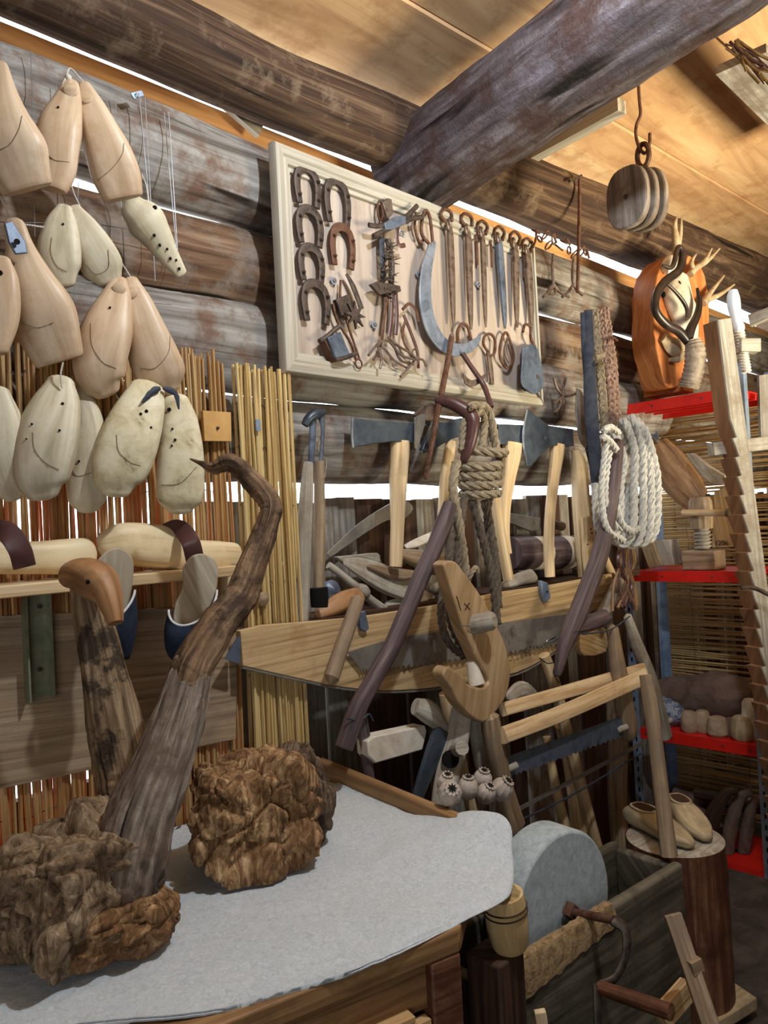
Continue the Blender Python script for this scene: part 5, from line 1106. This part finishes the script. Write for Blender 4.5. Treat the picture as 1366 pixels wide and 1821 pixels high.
rt = thing('dark_horns', AP(1220, 610, .06), 'pair of thin black curved horns hanging before the skull in a heart shape', 'horns')
ap([(1178, 472, 4), (1196, 474, 9), (1206, 440, 9), (1214, 452, 13), (1208, 480, 15), (1184, 500, 16), (1168, 524, 15), (1166, 552, 15), (1184, 576, 16), (1208, 590, 17), (1226, 612, 14)], .105, 14).build("left_horn", 'horn', rt)
ap([(1240, 512, 5), (1244, 536, 10), (1240, 560, 13), (1230, 582, 16), (1224, 600, 18), (1224, 616, 10)], .105, 14).build('right_horn', 'horn', rt)
ap([(1188, 506, 5), (1206, 524, 7), (1220, 545, 7), (1222, 566, 4)], .1, 10).build('thin_horn', 'horn', rt)
rt = thing('ribbed_horn', AX(1228, 690, XS+.02), 'thick ribbed grey horn standing on the top red shelf', 'horn')
s = cr([(1232, 606, 26), (1236, 622, 34), (1236, 650, 36), (1230, 675, 36), (1226, 690, 38)], 12); pts = [AX(a, b, XS+.0) for a, b, w_ in s]
MB().tube(pts, [m_px(p, w_)/2*(1+.05*math.cos(i*1.55)) for i, (p, (a, b, w_)) in enumerate(zip(pts, s))], 24).build('horn', 'ringhorn', rt)
# second shelf
rt = thing('wooden_press', AX(1250, 1008, XS+.12), 'small wooden screw press with a round head, bar and block base on the red shelf', 'press')
zb = SZ[1]; c = AX(1252, 1000, XS+.13); f_ = lambda py: AX(1252, py, XS+.13).z
MB().box((c.x, c.y, (zb+f_(978))/2), (.13, .165, f_(978)-zb)).build('base', 'handle_old', rt, bevel=.008)
z0, z1 = f_(976), f_(940); n = 60; mb = MB(); mb.tube([(c.x, c.y, z0), (c.x, c.y, z1)], .03, 20)
mb.tube([Vector((c.x+.033*math.cos(i*.6), c.y+.033*math.sin(i*.6), z0+(z1-z0)*i/n)) for i in range(n+1)], .007, 6); mb.build('screw', 'handle_grey', rt)
hz = f_(912)
MB().lathe([(.052, z1-hz), (.055, z1-hz+.03), (.056, 0), (.055, f_(892)-hz), (.045, f_(884)-hz), (.02, f_(881)-hz)], (c.x, c.y, hz), (0, 0, 1), 24).build('head', 'handle_old', rt)
MB().tube([AX(1214, 912, XS+.06), AX(1298, 912, XS+.06)], .0165, 14).build('bar', 'handle', rt)
MB().ball(AX(1296, 912, XS+.06), .022, 2).build('bar_knob', 'handle_old', rt)
xplate([(1270, 874), (1294, 864), (1318, 972), (1266, 974)], XS+.27, .02).build('marked_board', 'sheath', label='yellow board with a black number leaning behind the screw press', cat='board', bevel=.002)
def text(body, p, size, rot, mat, parent=None, name='marking'):
    cu = bpy.data.curves.new(name, 'FONT'); cu.body = body; cu.size = size; cu.extrude = .0004
    t_ = bpy.data.objects.new(name, cu); COL.objects.link(t_); bpy.context.view_layer.update()
    me = bpy.data.meshes.new_from_object(t_.evaluated_get(bpy.context.evaluated_depsgraph_get())); bpy.data.objects.remove(t_); bpy.data.curves.remove(cu)
    o = bpy.data.objects.new(name, me); COL.objects.link(o); me.materials.clear(); me.materials.append(M[mat]); o.rotation_euler = rot
    if parent: o.parent = parent; o.location = Vector(p)-OFF[parent.name]
    else: o.location = p
    return o
bo = bpy.data.objects['marked_board']; q = AX(1271, 970, XS+.268)
text('1206', q, .034, (math.pi/2, 0, -math.pi/2), 'black', bo)
xs([(1168, 790, 40), (1186, 820, 60), (1214, 860, 64), (1240, 890, 48)], XS+.33, 20, n=Vector((-1, -.2, 0)), dr=.3, ex=4, wob=.06).build('worm_eaten_beam', 'drift_smooth', label='thick brown worm eaten timber leaning behind the pale rope', cat='timber')
xplate([(1220, 806), (1232, 806), (1262, 830), (1290, 846), (1288, 862), (1268, 862), (1250, 848), (1222, 812)], XS+.2, .04).build('plane_wedge', 'handle_grey', label='dark greyed wooden wedge above the screw press', cat='wedge', bevel=.003)
rt = thing('wooden_box', AX(1166, 1008, XS+.08), 'small pale wooden block with a grey lid leaning by the pale rope', 'box')
xplate([(1138, 966), (1158, 960), (1176, 1006), (1154, 1010)], XS+.05, .1).build('block', 'clog_old', rt, bevel=.002)
xplate([(1160, 962), (1190, 960), (1200, 1004), (1178, 1007)], XS+.07, .1).build('lid', 'handle_grey', rt, bevel=.002)
# third shelf
rnd = random.Random(2)
GP = 'carved wooden pots along the third red shelf'
for k, (px, py, w_, h_, lab, mt) in enumerate(((1226, 1278, 30, 36, 'small round carved pot at the left of the row', 'pot'), (1250, 1282, 28, 38, 'tilted hollow carved pot second in the row', 'pot'), (1276, 1286, 36, 34, 'wide carved pot in the middle of the row', 'pot'), (1300, 1286, 26, 32, 'narrow pot behind the bright one', 'dim'), (1320, 1288, 40, 42, 'brighter tapered carved pot near the right post', 'clog_old'), (1334, 1262, 32, 38, 'pale skull like carved block with eye holes', 'bone'))):
    c = AX(px, py, XS+.07+.03*(k % 2)); r = m_px(c, w_)/2; h = m_px(c, h_)
    z = SZ[2]; base = Vector((c.x, c.y, z)); 
    hh = max(h, c.z+h/2-z) if k == 5 else h
    MB().lathe([(r*.8, 0), (r*1.05, h*.15), (r*1.0, h*.6), (r*.8, hh*.93), (r*.55, hh)], base, (0, 0, 1), 20).build('carved_pot', mt, label=lab, cat='pot', group=GP)
o = xs([(1166, 1250, 30), (1190, 1266, 44), (1216, 1272, 24)], XS+.12, 20, n=Vector((-1, 0, .3)), dr=.8, wob=.35, ws=20); o.build('crumpled_bag', 'bluecloth', label='crumpled blue and white plastic cloth at the left of the third shelf', cat='bag')
xs([(1170, 1236, 50), (1220, 1234, 66), (1270, 1238, 84), (1310, 1240, 80), (1340, 1244, 60)], XS+.27, 22, n=Vector((-1, 0, .3)), dr=.7, wob=.25, ws=8).build('dust_sack', 'dim', label='brown sagging sack lying behind the pots on the third shelf', cat='sack')
xs([(1300, 1206, 10), (1320, 1212, 16), (1345, 1222, 14)], XS+.3, 12, n=Vector((-1, 0, .3)), dr=.7, wob=.1).build('dark_lath', 'darkwood', label='dark curved slat on top of the brown sack', cat='slat')
# dark root heap on the lowest shelf
GB = 'dark roots piled on the lowest shelf'
for k, sp in enumerate(([(1240, 1540, 30), (1270, 1450, 26), (1290, 1412, 20), (1310, 1404, 12)], [(1290, 1540, 22), (1300, 1470, 24), (1316, 1420, 18), (1334, 1408, 12)], [(1320, 1545, 20), (1328, 1480, 22), (1340, 1430, 16), (1356, 1425, 10)], [(1236, 1410, 16), (1270, 1416, 20), (1310, 1432, 20), (1356, 1440, 16)], [(1330, 1395, 8), (1336, 1420, 12), (1352, 1440, 12)], [(1200, 1420, 50), (1240, 1440, 60), (1270, 1490, 50)])):
    rmb = xs(sp, XS+.06+.05*k, 14, wob=.25, ws=10); rmb.v = [Vector((v.x, max(v.y, ys1+.03), max(v.z, SZ[3]+.002))) for v in rmb.v]
    rmb.build('root', ('darkwood', 'dim', 'dim', 'darkwood', 'handle_old', 'dim')[k], label=('stout dark root at the left of the heap', 'forked root beside the stout one', 'rightmost upright root by the post', 'long root lying across the heap', 'thin pale root tip sticking up', 'broad lump of dusty wood behind the wooden clogs')[k], cat='root', group=GB)

# ------------------------------------------------------------------ toothed beam with wooden screw
rt = thing('toothed_beam', AD(1440, 1700, 2.9), 'tall leaning timber with sawn ratchet teeth and a wooden screw at the right edge', 'timber')
DB = 2.86
a, b = AD(1279, 568, DB), AD(1424, 1690, DB); ax = (b-a).normalized(); fx = CR.cross(Vector((0, 0, 1))).normalized()
side = ax.cross(CF).normalized(); side = side if side.dot(CR) > 0 else -side
L = (b-a).length; tz = lambda py: (py-568)/(1690-568)*L
prof = []; 
w0, w1 = .058, .17
prof.append(a-side*.02); ty = 752; edge = []
while ty < 1640:
    t0, t1 = tz(ty), tz(ty+45); k = min(1, (ty-752)/300)
    edge.append(a+ax*t0-side*(.012-.004*k)); edge.append(a+ax*t0+side*(.012)); ty += 45
tooth = [a-side*.006]+[e for e in edge]+[b+side*.0]
left = []
yy = 745
left.append(a-side*.004)
while yy < 1640:
    left.append(a+ax*tz(yy)-side*.006); left.append(a+ax*tz(yy+33)+side*.010); yy += 34
right = [b+side*.062, a+side*.046]
out = CF*-1
out = (out-ax*out.dot(ax)).normalized()
ex_ = (-out*.07-side*.026)
MB().slab(left+right, ex_*.12, ax).build('beam', 'handle_grey', rt, bevel=.0015)
# notch faces turned to the left, their shade put in as brown
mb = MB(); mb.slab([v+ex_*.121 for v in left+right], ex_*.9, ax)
mb.build('tooth_face', 'toothshade', rt, label='tooth side with its shade coloured brown')
c = AD(1304, 540, DB+.06)
s = [(1304, 516, 14), (1304, 530, 22), (1306, 546, 22), (1310, 570, 17), (1314, 582, 20), (1316, 590, 15)]
trunk(s and [(p_, q_, DB+.03, w_) for p_, q_, w_ in s], 5, 18, 0, 1, 'bluewhite', 'screw_handle', rt, 'whitish turned screw handle')
p0, p1 = AD(1315, 588, DB+.03), AD(1328, 662, DB+.03); e1 = Vector((1, 0, 0)); e2 = Vector((0, 1, 0)); n = 120
mb = MB(); mb.tube([p0, p1], .013, 14); mb.tube([p0+(p1-p0)*i/n+(e1*math.cos(i*.75)+e2*math.sin(i*.75))*.015 for i in range(n+1)], .0042, 6); mb.build('screw', 'bone', rt)
MB().box(AD(1330, 616, DB+.03), (.075, .05, .055), CR, (0, 0, 1)).build('nut_block', 'handle_grey', rt, bevel=.003)
MB().beam(AD(1264, 800, DB+.08), AD(1420, 782, DB+.08), .06, .05, (0, 0, 1)).build('cross_arm', 'handle_grey', rt, bevel=.002)
plate([(1350, 668), (1420, 655), (1424, 770), (1354, 778)], -.72, .02, lambda px, py, y: AD(px, py, DB+.3), d=CF).build('grey_cupboard_board', 'grey_plank', label='pale grey board at the right edge behind the toothed timber', cat='board')
line([(1318, 1046), (1340, 1045), (1372, 1060)], 0, .008, 4, lambda px, py, y: AD(px, py, DB-.06), 8).build('iron_bar', 'iron', label='thin dark iron bar crossing the toothed timber at the right edge', cat='bar')
xplate([(1330, 560), (1420, 525), (1420, 540), (1334, 580)], 3.6, .03).build('pale_lath', 'handle_grey', label='greyed slat slanting at the right edge beside the white screw handle', cat='slat')

# ------------------------------------------------------------------ hanging wooden pulley
rt = thing('wooden_pulley', AD(1134, 405, 2.78), 'old wooden three cheek pulley hanging from the round beam on an iron hook', 'pulley')
DP = 2.78; n1 = (CF*.62+CR*.78).normalized(); n1.z = 0; n1.normalize()
sidev = Vector((0, 0, 1)).cross(n1).normalized()
if sidev.dot(CR) < 0: sidev = -sidev
c0 = AD(1113, 350, DP); R_ = m_px(c0, 110)/2
for k in range(3):
    cc = c0+(n1*.04+sidev*.012)*k+Vector((0, 0, 0)); q = []
    for j in range(28):
        t = 6.2832*j/28; ct, st = math.cos(t), math.sin(t)
        q.append(cc+sidev*(math.copysign(abs(ct)**.75, ct)*R_*.76)+Vector((0, 0, 1))*(math.copysign(abs(st)**.8, st)*R_))
    MB().slab(q, n1*.028, (0, 0, 1)).build('cheek', 'pulleywood', rt, bevel=.006)
MB().lathe([(R_*.62, .03), (R_*.55, .045), (R_*.55, .055), (R_*.62, .07)], c0, n1, 24).build('wheel', 'darkwood', rt)
MB().lathe([(.008, -.004), (.008, .12)], c0+Vector((0, 0, .0)), n1, 12).build('axle', 'iron', rt)
tp = AD(1130, 270, DP)+n1*.05; MB().ring(tp, sidev, (0, 0, 1), .024, .042, .0095, 20, 8).build('eye', 'rust', rt)
hk0 = AD(1123, 168, DP); hk = [Vector((hk0.x, hk0.y, CZ(hk0.x, hk0.y)+.01)), hk0, AD(1125, 196, DP), AD(1118, 215, DP), AD(1117, 235, DP), AD(1124, 258, DP), AD(1134, 266, DP), AD(1141, 250, DP), AD(1142, 230, DP)]
dlt = n1*.05
MB().tube([Vector(v)+dlt for v in cr(hk, 5)], .0062, 8).build('hook', 'rust', rt)

# ------------------------------------------------------------------ stump with clogs
stc = Vector((2.56, -.66, 0)); tt = [AZ(1112, 1482, .57), AZ(1282, 1482, .57)]
zs_ = .57; cst = AZ(1200, 1490, zs_); rst = m_px(cst, 168)/2
rt = thing('chopping_block', Vector((cst.x, cst.y, 0)), 'tall round reddish wooden stump carrying a pair of wooden clogs', 'stump')
pts = [Vector((cst.x, cst.y, zs_*i/24)) for i in range(25)]
MB().tube(pts, [rst*(1+.004*math.sin(i)) for i in range(25)], 48, wob=.018, ws=5, cap=False).build('trunk', 'redpost', rt)
mb = MB(); mb.lathe([(rst*.985, -.006), (rst*.985, 0), (rst*.9, .003)], (cst.x, cst.y, zs_), (0, 0, 1), 48); mb.build('cut_face', 'handle_grey', rt)
def oldclog(label, heel, toe, w_, z):
    a, b = AZ(*heel, z), AZ(*toe, z); d = (b-a); L = d.length; d.normalize(); s = Vector((-d.y, d.x, 0)); hw = w_
    rt = thing('wooden_clog', Vector(((a+b)/2).to_tuple()), label, 'clog', 'old wooden clogs on the stump')
    prof = [(0, .55, .5), (.08, .8, .9), (.25, .86, 1.0), (.42, .9, 1.0), (.55, 1., .9), (.72, 1., .72), (.88, .8, .55), (1, .45, .45)]
    s2 = cr(prof, 5); H = .07
    pts = [a+d*(L*t)+Vector((0, 0, H*h*.5+.004)) for t, ww, h in s2]; rad = [hw*ww for t, ww, h in s2]
    body = MB().tube(pts, rad, 24, n=Vector((0, 0, 1)), dr=[H*h*.5/(hw*ww) for t, ww, h in s2], ex=2.8, round_ends=3).build('body', 'clog_old', rt, smooth=55)
    o2 = [(.1, .3), (.16, .5), (.28, .6), (.38, .55), (.46, .3)]
    q = [a+d*(L*t)+s*(hw*k)+Vector((0, 0, H*1.0+.0035)) for t, k in cr(o2, 4)]+[a+d*(L*t)-s*(hw*k)+Vector((0, 0, H*1.0+.0035)) for t, k in cr(o2, 4)[::-1]]
    MB().slab(q, (0, 0, .0025), d).build('foot_opening', 'darkwood', rt)
    rim = q+[q[0]]; MB().tube(rim, .0045, 8).build('opening_rim', 'clog_old', rt)
    return rt, a, b, d, s, H
oldclog('left old clog on the stump, partly behind the knotty pole', (1120, 1462), (1226, 1510), .05, zs_+.005)
rt2 = oldclog('right old clog on the stump with tiny carved letters on its toe', (1196, 1444), (1256, 1498), .048, zs_+.006)
for k in range(3): MB().box(rt2[2]-rt2[3]*.03+rt2[4]*(.012*(k-1))+Vector((0, 0, .034)), (.006, .002, .004)).build('carved_mark', 'black', rt2[0])
# ------------------------------------------------------------------ grindstone in its trough
zt = .62
pa, pb = AZ(862, 1752, zt), AZ(1216, 1534, zt); u = (pb-pa); u.z = 0; LT = u.length; u.normalize(); vv = Vector((-u.y, u.x, 0))
rt = thing('grindstone_trough', (pa+pb)/2-Vector((0, 0, zt)), 'dark worn timber trough of the grindstone with chipped upper edges', 'trough')
WT = .215; TH = .034
def pl(s0, s1, t0, t1, z0, z1, mat, name, bev=.008):
    q = [pa+u*s0+vv*t0, pa+u*s1+vv*t0, pa+u*s1+vv*t1, pa+u*s0+vv*t1]; q = [Vector((k.x, k.y, z0)) for k in q]
    return MB().slab(q, (0, 0, z1-z0), u).build(name, mat, rt, bevel=bev, seg=3)
pl(0, LT, 0, TH, .05, zt, 'trough', 'side_plank', .012)
pl(0, LT, WT, WT+TH, .05, zt, 'trough', 'side_plank', .012)
pl(LT-TH, LT, TH+.002, WT-.002, .05, zt-.01, 'trough', 'end_plank')
pl(0, TH, TH+.002, WT-.002, .05, zt-.01, 'trough', 'end_plank')
pl(.02, LT-.02, TH, WT, .05, .1, 'darkwood', 'bottom_plank')
mb = MB(); N = 46
for i in range(N+1):
    s_ = .005+.58*LT*i/N; w2 = .05*(1-.5*i/N)
    for t0, z in ((-.004, zt-.10+.05*i/N+.012*noise.noise(Vector((i*.4, 1, 0)))), (-.006, zt-.02), (.004, zt+.004), (TH*.5, zt+.006), (TH-.004, zt+.003)):
        v = pa+u*s_+vv*t0; v = Vector((v.x, v.y, z)); v += Vector((0, 0, .004*noise.noise(v*40)))-vv*(.003*noise.noise(v*50)); mb.v.append(v)
for i in range(N):
    for k in range(4): q = i*5+k; mb.face([q, q+1, q+6, q+5], [(0, 0)]*4)
mb.build('chipped_edge', 'chipped', rt, label='pale chipped upper edge')
rt = thing('grindstone', AY(1010, 1612, 0), 'big pale grey round grindstone with an iron crank standing in its trough', 'grindstone')
ca = AZ(1026, 1612, zt+.02); gc = ca+vv*.035; Rg = m_px(gc, 290)/2*.93
OFF[rt.name] = Vector(rt.location)
mb = MB(); prof = [(Rg*.97, -.054), (Rg, -.044), (Rg*1.0, .044), (Rg*.97, .054)]
gc = ca+vv*.092-Vector((0, 0, .02))
mb.lathe(prof, gc, vv, 72); mb.build('stone', 'stone', rt, bevel=.004)
MB().tube([gc-vv*.06, gc-vv*.085], .024, 4).build('square_hub', 'rust', rt)
ax0 = gc-vv*.08; ax1 = AZ(1092, 1636, zt+.03)
MB().tube([gc+vv*.2, ax0, ax1], .011, 10).build('axle', 'rust', rt)
mb = MB(); k = ax1; dn = Vector((0, 0, -1))
cpts = cr([tuple(ax1), tuple(AD(1112, 1654, dep(ax1)-.02)), tuple(AD(1114, 1690, dep(ax1)-.04)), tuple(AD(1104, 1722, dep(ax1)-.05)), tuple(AD(1090, 1742, dep(ax1)-.06)), tuple(AD(1066, 1752, dep(ax1)-.07))], 5)
mb.tube(cpts, [.02, .02, .019, .018, .017, .016, .015, .015, .015, .014]+[.013]*(len(cpts)-10), 12, dr=.6); cr_ = mb.build('crank', 'iron', rt)
h0 = AD(1066, 1756, dep(ax1)-.07); h1 = AD(1194, 1800, dep(ax1)-.2)
MB().tube([h0, h0+(h1-h0)*.5, h1], [.016, .018, .018], 18).build('crank_handle', 'redpost', rt)
MB().tube([AD(1062, 1750, dep(ax1)-.07), AD(1064, 1830, dep(ax1)-.1)], .016, 12, dr=.5).build('crank_arm', 'iron', rt)
# cup, sticks, planks
c = AZ(905, 1600, .93); c = AD(902, 1640, dep(AZ(868, 1612, .93))+.09); k_ = m_px(c, 1)
cup = thing('wooden_cup', c-Vector((0, 0, 50*k_)), 'turned barrel shaped wooden cup with two burnt rings below the cloth corner', 'cup')
mb = MB().lathe([(29*k_, -46*k_), (33*k_, -38*k_), (38*k_, 0), (38*k_, 30*k_), (35*k_, 54*k_), (30*k_, 54*k_), (30*k_, -20*k_)], c, (-.12, 0, 1), 30, cap=True); mb.build('body', 'cup', cup)
for h in (22, 32): MB().ring(c+Vector((-.12, 0, 1)).normalized()*(h*k_), (1, 0, .12), (0, 1, 0), 38.3*k_, 38.3*k_, .0018, 32, 6).build('burnt_ring', 'darkwood', cup)
o = MB().box((c.x-.02, c.y+.02, (c.z-50*k_)/2), (.085, .085, c.z-46*k_)).build('support_block', 'darkwood', label='rough dark timber block between the bench leg and the trough carrying the cup', cat='block', bevel=.006)
a, b = AD(1196, 1625, 1.95), AD(1300, 1930, 1.8)
rt = thing('notched_stick', a, 'flat notched wooden stick leaning on the trough at the lower right', 'stick')
MB().beam(a, b, .042, .02, -CF).build('stick', 'handle_old', rt, bevel=.003)
MB().beam(AD(1228, 1722, 1.89), AD(1246, 1712, 1.9), .03, .02, -CF).build('branch_stub', 'handle_old', rt)
MB().beam(AD(960, 1797, 1.62), AD(972, 1870, 1.62), .024, .015, -CF).build('wooden_peg', 'handle', label='short pale peg standing before the trough at the bottom edge', cat='peg', bevel=.002)
MB().beam(AD(1175, 1812, 1.98), AD(1224, 1756, 2.05), .05, .03, -CF).build('wood_offcut', 'sheath', label='pale yellow offcut behind the crank handle', cat='board')
q = [AZ(1240, 1800, .03), AZ(1262, 1850, .03), AZ(1348, 1796, .03), AZ(1290, 1756, .03)]
MB().slab(q, (0, 0, .04), q[2]-q[1]).build('floor_board', 'clog_old', label='pale board lying on the floor right of the stump', cat='board', bevel=.004)
xs([(1290, 1730, 40), (1320, 1760, 50), (1345, 1790, 30)], 2.95, 16, n=Vector((0, 0, 1)), dr=.5, wob=.2).build('grey_sack', 'dim', label='dusty grey sack on the floor behind the pale board', cat='sack')
# straw twigs in the top right corner
rt = thing('straw_bunch', AD(1330, 120, 2.3), 'bunch of dry straw and twigs stuck above the greyed ceiling plank', 'straw')
rnd = random.Random(6)
for k in range(16):
    a = AD(1300+rnd.uniform(-12, 20), 70+rnd.uniform(0, 20), 2.3); b = AD(1335+rnd.uniform(-10, 60), 110+rnd.uniform(0, 50), 2.28); MB().tube(cr([a, (a+b)/2+Vector((0, 0, rnd.uniform(-.02, .02))), b], 4), rnd.uniform(.002, .005), 6).build('twig', 'straw' if k % 3 else 'leather', rt)
